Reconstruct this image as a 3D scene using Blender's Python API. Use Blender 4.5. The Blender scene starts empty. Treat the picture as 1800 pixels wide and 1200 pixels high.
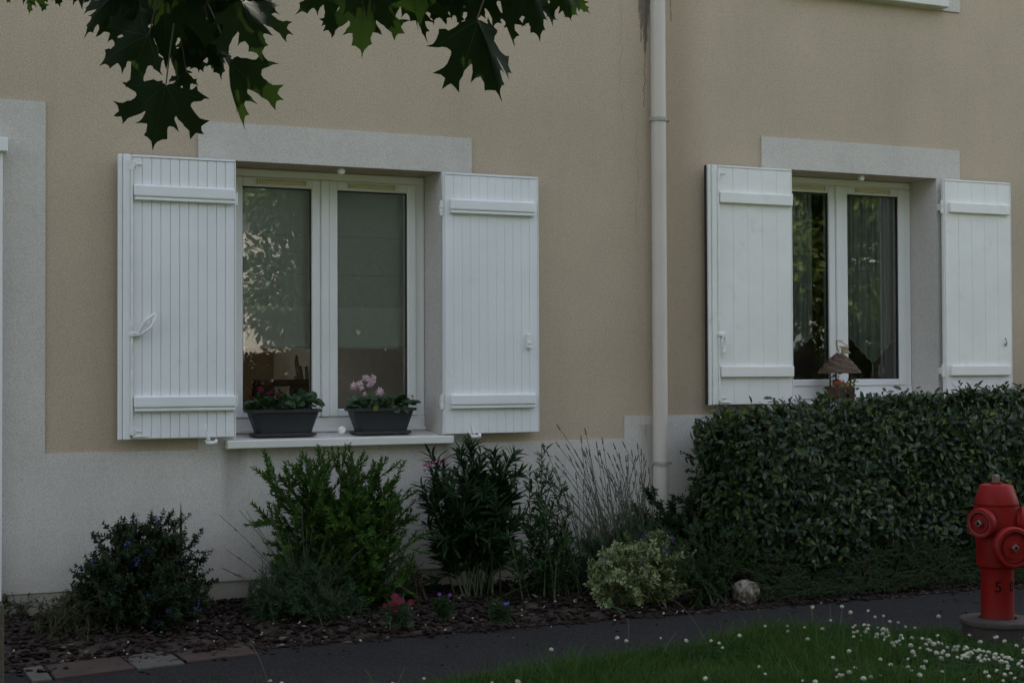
import bpy, bmesh, math, random
import numpy as np
from mathutils import Vector, Matrix, Euler
R = math.radians
random.seed(7); rng = np.random.default_rng(7)
S = bpy.context.scene
COL = S.collection
# ------------------------------------------------------------------ camera
YAW, PIT, ROLL = 0.42070339, 0.01921558, -0.00408657
FPX = 2600.0
CAM = np.array([0.0, -7.104, 1.2])
_f = np.array([math.sin(YAW)*math.cos(PIT), math.cos(YAW)*math.cos(PIT), math.sin(PIT)])
_r = np.array([math.cos(YAW), -math.sin(YAW), 0.0]); _u = np.cross(_r, _f)
RT = _r*math.cos(ROLL)+_u*math.sin(ROLL); UP = -_r*math.sin(ROLL)+_u*math.cos(ROLL); FW = _f
cd = bpy.data.cameras.new('camera'); cam = bpy.data.objects.new('camera', cd); COL.objects.link(cam)
cd.sensor_width = 36; cd.lens = FPX/1800*36; cd.clip_start = .05; cd.clip_end = 600
cam.matrix_world = Matrix(((RT[0], UP[0], -FW[0], CAM[0]), (RT[1], UP[1], -FW[1], CAM[1]), (RT[2], UP[2], -FW[2], CAM[2]), (0, 0, 0, 1)))
S.camera = cam
# ------------------------------------------------------------------ sky, sun, exposure
SUN_EL, SUN_AZ = R(57), R(28)          # azimuth measured from +Y (behind the house) towards +X
w = bpy.data.worlds.new('World'); S.world = w; w.use_nodes = True
nt = w.node_tree; nt.nodes.clear()
sk = nt.nodes.new('ShaderNodeTexSky'); sk.sky_type = 'NISHITA'; sk.sun_disc = False
sk.sun_elevation = SUN_EL; sk.sun_rotation = SUN_AZ; sk.air_density = 1.0; sk.dust_density = 2.2; sk.ozone_density = 1.0
bg = nt.nodes.new('ShaderNodeBackground'); bg.inputs[1].default_value = .15
hs = nt.nodes.new('ShaderNodeHueSaturation'); hs.inputs['Saturation'].default_value = .48   # thin high cloud pales the blue
wo = nt.nodes.new('ShaderNodeOutputWorld'); nt.links.new(sk.outputs[0], hs.inputs['Color']); nt.links.new(hs.outputs[0], bg.inputs[0]); nt.links.new(bg.outputs[0], wo.inputs[0])
sl = bpy.data.lights.new('sun', 'SUN'); sl.energy = 4.4; sl.angle = R(.53); sl.color = (1, .95, .87)
sun = bpy.data.objects.new('sun', sl); COL.objects.link(sun)
sd = Vector((math.sin(SUN_AZ)*math.cos(SUN_EL), math.cos(SUN_AZ)*math.cos(SUN_EL), math.sin(SUN_EL)))
sun.rotation_euler = sd.to_track_quat('Z', 'Y').to_euler(); sun.location = (3, 6, 12)
S.view_settings.view_transform = 'Standard'; S.view_settings.look = 'None'
S.view_settings.exposure = 1.60; S.view_settings.gamma = 1; S.view_settings.use_curve_mapping = False
S.cycles.max_bounces = 8; S.cycles.transparent_max_bounces = 16

# ------------------------------------------------------------------ helpers
def ray(px, py): return RT*((px-900)/FPX) - UP*((py-600)/FPX) + FW
def onY(px, py, Y):
    d = ray(px, py); return CAM + d*((Y-CAM[1])/d[1])
def onZ(px, py, z):
    d = ray(px, py); return CAM + d*((z-CAM[2])/d[2])
def atD(px, py, dist):
    return CAM + ray(px, py)*dist

def tag(o, label=None, cat=None, group=None, kind=None):
    if label: o['label'] = label
    if cat: o['category'] = cat
    if group: o['group'] = group
    if kind: o['kind'] = kind
    return o
def empty(name, loc=(0, 0, 0), rz=0):
    o = bpy.data.objects.new(name, None); COL.objects.link(o); o.location = loc; o.rotation_euler = (0, 0, rz)
    o.empty_display_size = .1; return o
def link(name, me, mat=None, parent=None, mats=None):
    o = bpy.data.objects.new(name, me); COL.objects.link(o)
    if mat and not me.materials: me.materials.append(mat)
    if parent: o.parent = parent
    return o
class MB:
    def __init__(s): s.bm = bmesh.new()
    def box(s, x0, x1, y0, y1, z0, z1, bev=0.0, seg=1):
        b = bmesh.new(); bmesh.ops.create_cube(b, size=1)
        for v in b.verts:
            v.co = Vector((x0+(v.co.x+.5)*(x1-x0), y0+(v.co.y+.5)*(y1-y0), z0+(v.co.z+.5)*(z1-z0)))
        if bev: bmesh.ops.bevel(b, geom=b.edges[:], offset=bev, segments=seg, affect='EDGES', profile=.5)
        s.add(b); return s
    def add(s, b, M=None):
        if M is not None: b.transform(M)
        me = bpy.data.meshes.new('t'); b.to_mesh(me); b.free(); s.bm.from_mesh(me); bpy.data.meshes.remove(me); return s
    def tube(s, pts, r, n=8, cap=True):
        pts = [Vector(p) for p in pts]; rs = r if hasattr(r, '__len__') else [r]*len(pts)
        rings = []; up = None
        for i, p in enumerate(pts):
            t = (pts[min(i+1, len(pts)-1)]-pts[max(i-1, 0)]).normalized()
            a = up if up is not None else (Vector((0, 0, 1)) if abs(t.z) < .9 else Vector((1, 0, 0)))
            x = (a - t*a.dot(t)).normalized(); y = t.cross(x); up = x
            rings.append([s.bm.verts.new(p+(x*math.cos(k/n*2*math.pi)+y*math.sin(k/n*2*math.pi))*rs[i]) for k in range(n)])
        for A, B in zip(rings[:-1], rings[1:]):
            for k in range(n): s.bm.faces.new((A[k], A[(k+1) % n], B[(k+1) % n], B[k]))
        if cap: s.bm.faces.new(rings[0][::-1]); s.bm.faces.new(rings[-1])
        return s
    def lathe(s, prof, n=32, M=None):
        b = bmesh.new(); rings = []
        for r_, z in prof:
            rings.append([b.verts.new((r_*math.cos(k/n*2*math.pi), r_*math.sin(k/n*2*math.pi), z)) for k in range(n)] if r_ > 1e-6 else [b.verts.new((0, 0, z))])
        for A, B in zip(rings[:-1], rings[1:]):
            for k in range(n):
                if len(A) == 1 and len(B) == 1: continue
                if len(A) == 1: b.faces.new((A[0], B[(k+1) % n], B[k]))
                elif len(B) == 1: b.faces.new((A[k], A[(k+1) % n], B[0]))
                else: b.faces.new((A[k], A[(k+1) % n], B[(k+1) % n], B[k]))
        bmesh.ops.recalc_face_normals(b, faces=b.faces[:])
        s.add(b, M); return s
    def prism(s, pts, z0, z1, bev=0):   # outline in XY extruded in Z
        b = bmesh.new(); lo = [b.verts.new((x, y, z0)) for x, y in pts]; hi = [b.verts.new((x, y, z1)) for x, y in pts]; n = len(pts)
        b.faces.new(lo[::-1]); b.faces.new(hi)
        for i in range(n): b.faces.new((lo[i], lo[(i+1) % n], hi[(i+1) % n], hi[i]))
        bmesh.ops.recalc_face_normals(b, faces=b.faces[:])
        if bev: bmesh.ops.bevel(b, geom=b.edges[:], offset=bev, segments=1, affect='EDGES')
        s.add(b); return s
    def mesh(s, name, smooth=None):
        me = bpy.data.meshes.new(name); s.bm.to_mesh(me); s.bm.free()
        if smooth is not None:
            me.shade_smooth()
            me.set_sharp_from_angle(angle=R(smooth))
        return me
    def build(s, name, mat, parent=None, smooth=None, loc=None):
        o = link(name, s.mesh(name, smooth), mat, parent)
        if loc: o.location = loc
        return o
def np_mesh(name, V, F, mat=None, smooth=False, mi=None):
    """V (n,3); F (m,k) with k = 3 or 4."""
    me = bpy.data.meshes.new(name); V = np.asarray(V, np.float32); F = np.asarray(F, np.int32); k = F.shape[1]
    me.vertices.add(len(V)); me.vertices.foreach_set('co', V.ravel())
    me.loops.add(F.size); me.loops.foreach_set('vertex_index', F.ravel())
    me.polygons.add(len(F)); me.polygons.foreach_set('loop_start', np.arange(0, F.size, k, dtype=np.int32))
    if smooth: me.polygons.foreach_set('use_smooth', np.ones(len(F), bool))
    if mi is not None: me.polygons.foreach_set('material_index', np.asarray(mi, np.int32))
    me.update(calc_edges=True)
    if mat: me.materials.append(mat)
    return me
def frames(D, N):
    """rotation matrices whose Y axis is D and Z axis is close to N."""
    D = D/np.linalg.norm(D, axis=1, keepdims=True)
    X = np.cross(D, N); l = np.linalg.norm(X, axis=1, keepdims=True); X = np.where(l > 1e-5, X/np.maximum(l, 1e-5), np.array([[1., 0, 0]]))
    Z = np.cross(X, D)
    return np.stack([X, D, Z], axis=2)
def scatter(name, T, P, M, Sc, mat, parent=None, n_parts=0, part_name='leaf', kind='stuff', stuff_name=None):
    """T=(verts, faces); P positions, M rotation matrices, Sc scale (n,) or (n,3). n_parts nearest become objects of their own."""
    TV, TF = np.asarray(T[0], float), np.asarray(T[1], int)
    Sc = np.asarray(Sc, float); Sc = np.repeat(Sc[:, None], 3, 1) if Sc.ndim == 1 else Sc
    idx = np.arange(len(P))
    if n_parts:
        d = np.linalg.norm(P-CAM, axis=1); score = Sc[:, 1]/d - .004*(P[:, 1]-P[:, 1].min())
        q = np.stack([(P-CAM)@RT, (P-CAM)@UP, (P-CAM)@FW], 1)
        inside = (np.abs(q[:, 0]/q[:, 2]) < .34) & (np.abs(q[:, 1]/q[:, 2]) < .225)
        # nearer the camera first, so the pieces picked are ones that show
        near = -q[:, 2] + rng.uniform(0, .05, len(P))
        order = np.argsort(-(np.where(inside, near, -99)))
        sel = order[:n_parts]; me = np_mesh(part_name, TV, TF, mat, smooth=True)
        for i in sel:
            o = bpy.data.objects.new(part_name, me); COL.objects.link(o); o.parent = parent
            m = Matrix([list(M[i][r_]*Sc[i])+[P[i][r_]] for r_ in range(3)]+[[0, 0, 0, 1]])
            o.matrix_basis = m
        idx = np.setdiff1d(idx, sel)
    if len(idx) == 0: return None
    A = M[idx]*Sc[idx][:, None, :]
    V = np.einsum('nij,vj->nvi', A, TV)+P[idx][:, None, :]
    F = TF[None]+(np.arange(len(idx))*len(TV))[:, None, None]
    o = link(stuff_name or name, np_mesh(name, V.reshape(-1, 3), F.reshape(-1, TF.shape[1]), mat, smooth=True), None, parent)
    if kind: o['kind'] = kind
    return o
def tubes_np(paths, radii, n=4):
    """many thin tubes as one mesh; paths: list of (k,3) arrays"""
    Vs, Fs, off = [], [], 0
    ang = np.arange(n)/n*2*np.pi
    for p, r_ in zip(paths, radii):
        p = np.asarray(p, float); k = len(p); t = np.gradient(p, axis=0); t /= np.linalg.norm(t, axis=1, keepdims=True)+1e-9
        a = np.tile([[0.31, .95, .05]], (k, 1)); x = np.cross(t, a); x /= np.linalg.norm(x, axis=1, keepdims=True)+1e-9; y = np.cross(t, x)
        rr = np.linspace(r_[0], r_[1], k)[:, None, None]
        V = p[:, None, :]+rr*(x[:, None, :]*np.cos(ang)[None, :, None]+y[:, None, :]*np.sin(ang)[None, :, None])
        Vs.append(V.reshape(-1, 3))
        i = np.arange(k-1)[:, None]*n; j = np.arange(n)[None]
        F = np.stack([i+j, i+(j+1) % n, i+n+(j+1) % n, i+n+j], -1).reshape(-1, 4)+off
        Fs.append(F); off += k*n
    return np.concatenate(Vs), np.concatenate(Fs)
def stems(name, paths, radii, mat, parent, n=4, kind='stuff'):
    V, F = tubes_np(paths, radii, n); o = link(name, np_mesh(name, V, F, mat, True), None, parent)
    if kind: o['kind'] = kind
    return o

# ------------------------------------------------------------------ materials
MATS = {}
class NG:
    def __init__(s, name):
        s.m = bpy.data.materials.new(name); s.m.use_nodes = True; s.t = s.m.node_tree; s.b = s.t.nodes['Principled BSDF']; s.out = s.t.nodes['Material Output']
        MATS[name] = s.m
    def n(s, typ, **kw):
        nd = s.t.nodes.new(typ)
        for k, v in kw.items():
            if isinstance(v, (bpy.types.NodeSocket,)): s.t.links.new(v, nd.inputs[k])
            elif k in nd.inputs: nd.inputs[k].default_value = v
            else: setattr(nd, k, v)
        return nd
    def coord(s, w='Object'): return s.n('ShaderNodeTexCoord').outputs[w]
    def noise(s, vec, scale, detail=4, rough=.55, dist=0):
        nd = s.n('ShaderNodeTexNoise'); nd.inputs['Scale'].default_value = scale; nd.inputs['Detail'].default_value = detail
        nd.inputs['Roughness'].default_value = rough; nd.inputs['Distortion'].default_value = dist; s.t.links.new(vec, nd.inputs['Vector']); return nd.outputs[0]
    def ramp(s, fac, stops):
        nd = s.n('ShaderNodeValToRGB'); s.t.links.new(fac, nd.inputs[0]); e = nd.color_ramp.elements
        while len(e) < len(stops): e.new(.5)
        for i, (p, c) in enumerate(stops):
            e[i].position = p; e[i].color = (c, c, c, 1) if not hasattr(c, '__len__') else (*c, 1)
        return nd.outputs[0]
    def mix(s, fac, a, b, mode='MIX'):
        nd = s.n('ShaderNodeMix', data_type='RGBA', blend_type=mode)
        for v, i in ((fac, 0), (a, 6), (b, 7)):
            if isinstance(v, bpy.types.NodeSocket): s.t.links.new(v, nd.inputs[i])
            elif i == 0: nd.inputs[0].default_value = v
            else: nd.inputs[i].default_value = (*v, 1)
        return nd.outputs[2]
    def math(s, op, a, b=None, c=None):
        nd = s.n('ShaderNodeMath', operation=op)
        for i, v in enumerate((a, b, c)):
            if v is None: continue
            if isinstance(v, bpy.types.NodeSocket): s.t.links.new(v, nd.inputs[i])
            else: nd.inputs[i].default_value = v
        return nd.outputs[0]
    def set(s, **kw):
        names = dict(color='Base Color', rough='Roughness', spec='Specular IOR Level', metal='Metallic', normal='Normal', coat='Coat Weight')
        for k, v in kw.items():
            i = s.b.inputs[names.get(k, k)]
            if isinstance(v, bpy.types.NodeSocket): s.t.links.new(v, i)
            else: i.default_value = (*v, 1) if (hasattr(v, '__len__') and len(v) == 3) else v
        return s
    def bump(s, h, strength=.3, dist=.002):
        nd = s.n('ShaderNodeBump'); nd.inputs['Strength'].default_value = strength; nd.inputs['Distance'].default_value = dist
        s.t.links.new(h, nd.inputs['Height']); s.set(normal=nd.outputs[0]); return s
def simple(name, color, rough=.5, var=.12, scale=6, bump=.15, bscale=60, bdist=.001, metal=0, spec=.5, dark=None, dstops=None):
    g = NG(name); c = g.coord(); n1 = g.noise(c, scale)
    lo = tuple(x*(1-var) for x in color); hi = tuple(min(1, x*(1+var)) for x in color)
    col = g.mix(g.ramp(n1, [(.3, 0), (.7, 1)]), lo, hi)
    if dark: col = g.mix(g.ramp(g.noise(c, scale*2.3, 6, .65), dstops or [(.55, 0), (.72, 1)]), col, dark)
    g.set(color=col, rough=rough, metal=metal, spec=spec)
    if bump: g.bump(g.noise(c, bscale, 3), bump, bdist)
    return g.m
def leafmat(name, cols, rough=.5, trans=.25, spec=.4, tcol=None, margin=None):
    """colour varies per leaf; part of the light passes through"""
    g = NG(name); geo = g.n('ShaderNodeNewGeometry'); oi = g.n('ShaderNodeObjectInfo')
    rnd = g.math('FRACT', g.math('ADD', geo.outputs['Random Per Island'], oi.outputs['Random']))
    k = len(cols); col = g.ramp(rnd, [((i+.5)/k, c) for i, c in enumerate(cols)])
    g.set(color=col, rough=rough, spec=spec)
    tr = g.n('ShaderNodeBsdfTranslucent')
    tc = g.mix(.5, col, tcol or tuple(min(1, x*2.2) for x in cols[-1])); g.t.links.new(tc, tr.inputs[0])
    mx = g.n('ShaderNodeMixShader'); mx.inputs[0].default_value = trans
    g.t.links.new(g.b.outputs[0], mx.inputs[1]); g.t.links.new(tr.outputs[0], mx.inputs[2]); g.t.links.new(mx.outputs[0], g.out.inputs[0])
    return g.m

def render_coat(name, base, stains=False, drips=()):
    g = NG(name); c = g.coord()
    sep = g.n('ShaderNodeSeparateXYZ', Vector=c)
    X, Z = g.math('ADD', sep.outputs[0], 4.0), sep.outputs[2]   # the house's own origin is at x = 4
    big = g.ramp(g.noise(c, 1.1, 5, .6), [(.3, 0), (.72, 1)])
    col = g.mix(big, tuple(x*.90 for x in base), tuple(min(1, x*1.06) for x in base))
    fine = g.noise(c, 120, 3, .7)
    col = g.mix(g.ramp(fine, [(.38, .0), (.60, 1)]), g.mix(.26, col, (0.1, .09, .08)), col)
    med = g.noise(c, 28, 5, .75)
    col = g.mix(g.ramp(med, [(.35, 1), (.52, 0)]), col, g.mix(.10, col, (.2, .18, .15)))
    spk = g.n('ShaderNodeTexVoronoi'); spk.inputs['Scale'].default_value = 5.5; g.t.links.new(c, spk.inputs['Vector'])
    col = g.mix(g.math('MULTIPLY', g.math('LESS_THAN', spk.outputs['Distance'], .016), .6), col, (.08, .07, .06))   # small pits and specks
    # vertical rain streaks, faint
    mp = g.n('ShaderNodeMapping', Vector=c); mp.inputs['Scale'].default_value = (5, 5, .55)
    st = g.ramp(g.noise(mp.outputs[0], 1.0, 5, .65), [(.52, 0), (.75, 1)])
    col = g.mix(g.math('MULTIPLY', st, .10), col, (.18, .155, .12))
    if stains:
        def streak(x0, z0, zlen, wd, amp, seed, strength, dcol=(.06, .055, .045)):
            nonlocal col
            mp2 = g.n('ShaderNodeMapping', Vector=c); mp2.inputs['Location'].default_value = (seed, seed*2, 0); mp2.inputs['Scale'].default_value = (0, 0, 1)
            wob = g.math('MULTIPLY', g.math('SUBTRACT', g.noise(mp2.outputs[0], 3.2, 6, .7), .5), amp)
            d = g.math('ABSOLUTE', g.math('SUBTRACT', g.math('SUBTRACT', X, x0), wob))
            mk = g.math('LESS_THAN', d, wd)
            fade = g.math('MULTIPLY', mk, g.math('GREATER_THAN', Z, z0)); fade = g.math('MULTIPLY', fade, g.math('LESS_THAN', Z, z0+zlen))
            brk = g.ramp(g.noise(c, 14, 3), [(.34, .1), (.5, 1)])
            col = g.mix(g.math('MULTIPLY', g.math('MULTIPLY', fade, brk), strength), col, dcol)
        streak(3.985, 2.64, 3, .0022, .12, 1.3, .75)
        streak(3.845, 2.55, 1.0, .0012, .14, 4.1, .45)
        streak(3.93, 1.95, .62, .0012, .14, 7.7, .45)
        streak(4.155, 3.13, 1, .003, .04, 9.1, .8)
        # broken dark patch where the gutter overflowed, beside the pipe
        dx = g.math('DIVIDE', g.math('SUBTRACT', X, 3.985), .05); dz = g.math('DIVIDE', g.math('SUBTRACT', Z, 3.55), .62)
        rr = g.math('ADD', g.math('MULTIPLY', dx, dx), g.math('MULTIPLY', dz, dz))
        mp3 = g.n('ShaderNodeMapping', Vector=c); mp3.inputs['Scale'].default_value = (60, 60, 14)
        nn = g.noise(mp3.outputs[0], 1, 5, .7)
        pk = g.ramp(g.math('SUBTRACT', g.math('ADD', nn, .42), g.math('MULTIPLY', rr, .5)), [(.42, 0), (.56, 1)])
        col = g.mix(g.math('MULTIPLY', pk, .7), col, (.075, .07, .06))
        # rusty brown wash right of the pipe
        d2 = g.ramp(g.math('ABSOLUTE', g.math('SUBTRACT', X, 4.2)), [(.03, 1), (.2, 0)])
        col = g.mix(g.math('MULTIPLY', d2, .28), col, (.25, .165, .10))
    # lower-wall shade painted into the colour, along with soil splash at the foot
    shade_splash = g.math('ADD', Z, g.math('MULTIPLY', g.noise(c, 6, 5, .7), .30))
    col = g.mix(g.math('MULTIPLY', g.ramp(shade_splash, [(.20, 1), (.62, 0)]), .42), col, (.22, .19, .145))
    for xd, zt_, ln_ in drips:      # dirty run-off marks below the sill ends
        mp4 = g.n('ShaderNodeMapping', Vector=c); mp4.inputs['Scale'].default_value = (9, 9, 2.2)
        wv = g.math('MULTIPLY', g.math('SUBTRACT', g.noise(mp4.outputs[0], 1, 4), .5), .10)
        ax = g.ramp(g.math('ABSOLUTE', g.math('SUBTRACT', g.math('ADD', X, wv), xd)), [(.004, 1), (.045, 0)])
        az_ = g.math('MULTIPLY', g.math('LESS_THAN', Z, zt_), g.ramp(g.math('SUBTRACT', zt_, Z), [(ln_*.2, 1), (ln_, 0)]))
        col = g.mix(g.math('MULTIPLY', g.math('MULTIPLY', ax, az_), .5), col, (.20, .18, .145))
    g.set(color=col, rough=.92, spec=.2)
    h = g.math('ADD', g.noise(c, 260, 4, .7), g.math('MULTIPLY', g.noise(c, 75, 3, .6), .8))
    g.bump(h, .55, .0035)
    return g.m
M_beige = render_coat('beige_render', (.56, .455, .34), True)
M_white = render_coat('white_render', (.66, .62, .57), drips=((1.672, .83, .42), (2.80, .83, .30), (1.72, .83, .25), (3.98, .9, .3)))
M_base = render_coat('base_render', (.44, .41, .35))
M_pvc = simple('white_pvc', (.80, .80, .79), .34, .04, 3, .08, 30)
M_shut = simple('white_shutter_plastic', (.78, .79, .80), .42, .04, 4, .1, 90, dark=(.6, .6, .57), dstops=[(.62, 0), (.8, .7)])
M_shut2 = simple('white_painted_shutter', (.80, .79, .76), .5, .05, 4, .1, 90, dark=(.6, .59, .55), dstops=[(.6, 0), (.8, .7)])
M_hw = simple('white_hardware', (.76, .76, .74), .4, .08, 20)
M_cream = simple('cream_vent', (.62, .55, .33), .5)
M_dirtyhw = simple('weathered_hardware', (.35, .34, .30), .6, .2, 30)
M_gasket = simple('black_gasket', (.02, .02, .02), .6)
M_sill = simple('sill_paint', (.68, .67, .63), .55, .05, 3, .15, 90)
M_pipe = simple('downpipe_paint', (.57, .51, .455), .5, .05, 3, .12, 50, dark=(.42, .38, .33), dstops=[(.6, 0), (.8, .6)])
M_soil = simple('soil', (.035, .024, .018), .95, .4, 12, .6, 60, .01)
M_pot = simple('charcoal_plastic', (.022, .024, .028), .5, .1, 8, .1, 80)
M_room = simple('room_wall', (.56, .56, .53), .9, .05)
M_roomfl = simple('room_floor', (.32, .23, .16), .6)
M_roof = simple('roof_tiles', (.20, .09, .06), .8, .3, 8)
M_bark = simple('bark', (.10, .085, .065), .9, .35, 14, .9, 24, .02)
M_stake = simple('mossy_wood', (.07, .06, .04), .95, .3, 20, .8, 40, .01, dark=(.05, .09, .03))
M_stem_g = simple('green_stem', (.06, .09, .035), .6, .2, 20)
M_stem_b = simple('brown_stem', (.08, .055, .035), .8, .2, 20)
M_pet = simple('petiole', (.035, .025, .015), .5, .2, 20)
def asphalt():
    g = NG('asphalt'); c = g.coord()
    v = g.n('ShaderNodeTexVoronoi'); v.inputs['Scale'].default_value = 150; g.t.links.new(c, v.inputs['Vector'])
    n1 = g.noise(c, 2.2, 6, .65); n2 = g.noise(c, 190, 3, .7)
    a = g.mix(g.ramp(n1, [(.3, 0), (.7, 1)]), (.018, .0175, .0185), (.028, .027, .028))
    a = g.mix(g.ramp(v.outputs['Color'], [(.35, 0), (.95, 1)]), a, (.055, .052, .053))
    a = g.mix(g.ramp(n2, [(.55, 0), (.75, .6)]), a, (.018, .017, .017))
    g.set(color=a, rough=.9, spec=.12)
    crk = g.n('ShaderNodeTexVoronoi', feature='DISTANCE_TO_EDGE'); crk.inputs['Scale'].default_value = .9; g.t.links.new(g.n('ShaderNodeMapping', Vector=c).outputs[0], crk.inputs['Vector'])
    g.bump(g.math('ADD', v.outputs['Distance'], g.math('MULTIPLY', n2, 1.4)), 1.0, .006); return g.m
M_asph = asphalt()
M_grassbase = simple('grass_ground', (.05, .065, .022), .95, .4, 9, .6, 60, .01)
def chipmat():
    g = NG('bark_mulch'); geo = g.n('ShaderNodeNewGeometry'); oi = g.n('ShaderNodeObjectInfo'); c = g.coord()
    rnd = g.math('FRACT', g.math('ADD', geo.outputs['Random Per Island'], oi.outputs['Random']))
    col = g.ramp(rnd, [(0, (.014, .010, .008)), (.3, (.026, .017, .013)), (.6, (.042, .026, .020)), (.85, (.036, .030, .028)), (.97, (.08, .062, .052)), (1, (.26, .23, .18))])
    n = g.noise(c, 55, 4, .7); col = g.mix(g.ramp(n, [(.4, .5), (.6, 0)]), col, (.012, .009, .008))
    g.set(color=col, rough=.9, spec=.12).bump(n, .8, .004); return g.m
M_chip = chipmat()
def glassmat():
    g = NG('window_glass'); t = g.t
    fr = g.n('ShaderNodeFresnel'); fr.inputs[0].default_value = 1.5
    k = g.math('MULTIPLY', fr.outputs[0], 3.6)   # double glazing: four reflecting faces
    tr = g.n('ShaderNodeBsdfTransparent'); tr.inputs[0].default_value = (.95, .97, .96, 1)
    gl = g.n('ShaderNodeBsdfGlossy'); gl.inputs['Roughness'].default_value = .0
    c = g.coord(); bp = g.n('ShaderNodeBump'); bp.inputs['Strength'].default_value = .05; bp.inputs['Distance'].default_value = .001
    t.links.new(g.noise(c, 3.2, 2), bp.inputs['Height']); t.links.new(bp.outputs[0], gl.inputs['Normal'])
    mx = g.n('ShaderNodeMixShader'); t.links.new(k, mx.inputs[0]); t.links.new(tr.outputs[0], mx.inputs[1]); t.links.new(gl.outputs[0], mx.inputs[2])
    t.links.new(mx.outputs[0], g.out.inputs[0]); return g.m
M_glass = glassmat()
def sheer(name, col, op, stripes=0):
    g = NG(name); c = g.coord(); t = g.t
    tr = g.n('ShaderNodeBsdfTransparent'); df = g.n('ShaderNodeBsdfDiffuse'); df.inputs[0].default_value = (*col, 1)
    tl = g.n('ShaderNodeBsdfTranslucent'); tl.inputs[0].default_value = (*col, 1)
    m0 = g.n('ShaderNodeMixShader'); m0.inputs[0].default_value = .4; t.links.new(df.outputs[0], m0.inputs[1]); t.links.new(tl.outputs[0], m0.inputs[2])
    fac = op
    if stripes:
        mp = g.n('ShaderNodeMapping', Vector=c); mp.inputs['Scale'].default_value = (stripes, stripes, .6)
        fac = g.ramp(g.noise(mp.outputs[0], 1, 3), [(.35, op*.7), (.65, min(1, op*1.35))])
    mx = g.n('ShaderNodeMixShader')
    if isinstance(fac, bpy.types.NodeSocket): t.links.new(fac, mx.inputs[0])
    else: mx.inputs[0].default_value = fac
    t.links.new(tr.outputs[0], mx.inputs[1]); t.links.new(m0.outputs[0], mx.inputs[2]); t.links.new(mx.outputs[0], g.out.inputs[0]); return g.m
M_blind = sheer('sheer_blind', (.80, .92, .92), .82); M_band = sheer('blind_band', (.90, .95, .95), .95); M_hem = sheer('blind_hem', (.85, .88, .88), .7)
M_lace = sheer('lace', (.80, .88, .85), .42, 60); M_lhem = sheer('lace_edge', (.75, .82, .80), .5); M_drape = simple('brown_drape', (.16, .10, .09), .9)

# leaf templates: Y = length, X = width, Z = normal
def oval(w=.5, fold=.10, droop=.12, a=.3, b=.72):
    V = [(0, 0, 0), (0, a, 0), (0, b, -droop*.4), (0, 1, -droop), (w/2*.9, a, fold), (w/2*.8, b, fold*.8-droop*.4), (-w/2*.9, a, fold), (-w/2*.8, b, fold*.8-droop*.4)]
    F = [(0, 4, 1), (1, 4, 5), (1, 5, 2), (2, 5, 3), (0, 1, 6), (1, 7, 6), (1, 2, 7), (2, 3, 7)]
    return V, F
def lance(w=.16, fold=.03, droop=.2):
    V = [(0, 0, 0), (w/2, .35, fold), (-w/2, .35, fold), (0, .35, 0), (w/2*.8, .7, fold-droop*.4), (-w/2*.8, .7, fold-droop*.4), (0, .7, -droop*.4), (0, 1, -droop)]
    F = [(0, 1, 3), (0, 3, 2), (3, 1, 4), (3, 4, 6), (3, 6, 5), (3, 5, 2), (6, 4, 7), (6, 7, 5)]
    return V, F
def needle(w=.12):
    return [(0, 0, 0), (w/2, .5, 0), (0, 1, 0), (-w/2, .5, 0)], [(0, 1, 2), (0, 2, 3)]

# ------------------------------------------------------------------ the ground
def sheet(name, x0, x1, y0, y1, nx, ny, zf, mat):
    xs = np.linspace(x0, x1, nx); ys = np.linspace(y0, y1, ny); X, Y = np.meshgrid(xs, ys); Z = zf(X, Y)
    V = np.stack([X, Y, Z], -1).reshape(-1, 3); i = (np.arange(ny-1)[:, None]*nx+np.arange(nx-1)[None]).reshape(-1)
    return link(name, np_mesh(name, V, np.stack([i, i+1, i+nx+1, i+nx], 1), mat, True))
def wob(x, k=1.0): return .012*np.sin(x*5.1*k)+.008*np.sin(x*13.3*k+1)
ground = sheet('ground', -250, 250, -250, 250, 3, 3, lambda X, Y: X*0-.03, M_grassbase); tag(ground, kind='structure')
# asphalt path: straight strip that widens round the hydrant
def path_edge(x):      # near edge of the asphalt (towards the camera)
    x = np.asarray(x, float)
    a = np.interp(x, [-3, 1.0, 1.65, 2.26, 3.05, 3.7, 4.1, 4.35, 4.45, 4.7, 5.2, 6, 12], [-1.75, -1.82, -1.86, -1.90, -1.72, -1.52, -1.52, -1.75, -2.2, -2.45, -2.5, -2.2, -1.9])
    return a+.02*np.sin(x*7)+.012*np.sin(x*17)
xs = np.linspace(-3, 12, 240)
Vp = []; 
for x in xs:
    y0 = float(path_edge(x)); y1 = -.76+.6*float(wob(x))
    for k in range(6): Vp.append((x, y0+(y1-y0)*k/5, 0.0))
i = (np.arange(239)[:, None]*6+np.arange(5)[None]).reshape(-1)
path = link('asphalt_path', np_mesh('asphalt_path', Vp, np.stack([i, i+6, i+7, i+1], 1), M_asph)); tag(path, 'dark grey asphalt footpath running along the flower bed', kind='structure')
def bedz(X, Y):
    t = np.clip((np.asarray(Y)+.78)/.6, 0, 1)
    return -.012+.10*t**.8+.010*np.sin(np.asarray(X)*6+np.asarray(Y)*9)+.006*np.sin(np.asarray(X)*19)
bed = sheet('flower_bed', -3, 12, -.80, 0.0, 260, 16, bedz, M_soil); tag(bed, 'soil bed covered with dark bark mulch along the house wall', kind='structure')
lawn = sheet('lawn', -6, 14, -9, -1.2, 160, 60, lambda X, Y: np.where(Y < path_edge(X)+.03, .012+.012*np.sin(X*3)*np.cos(Y*4), -.02), M_grassbase)
tag(lawn, kind='structure')
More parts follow.
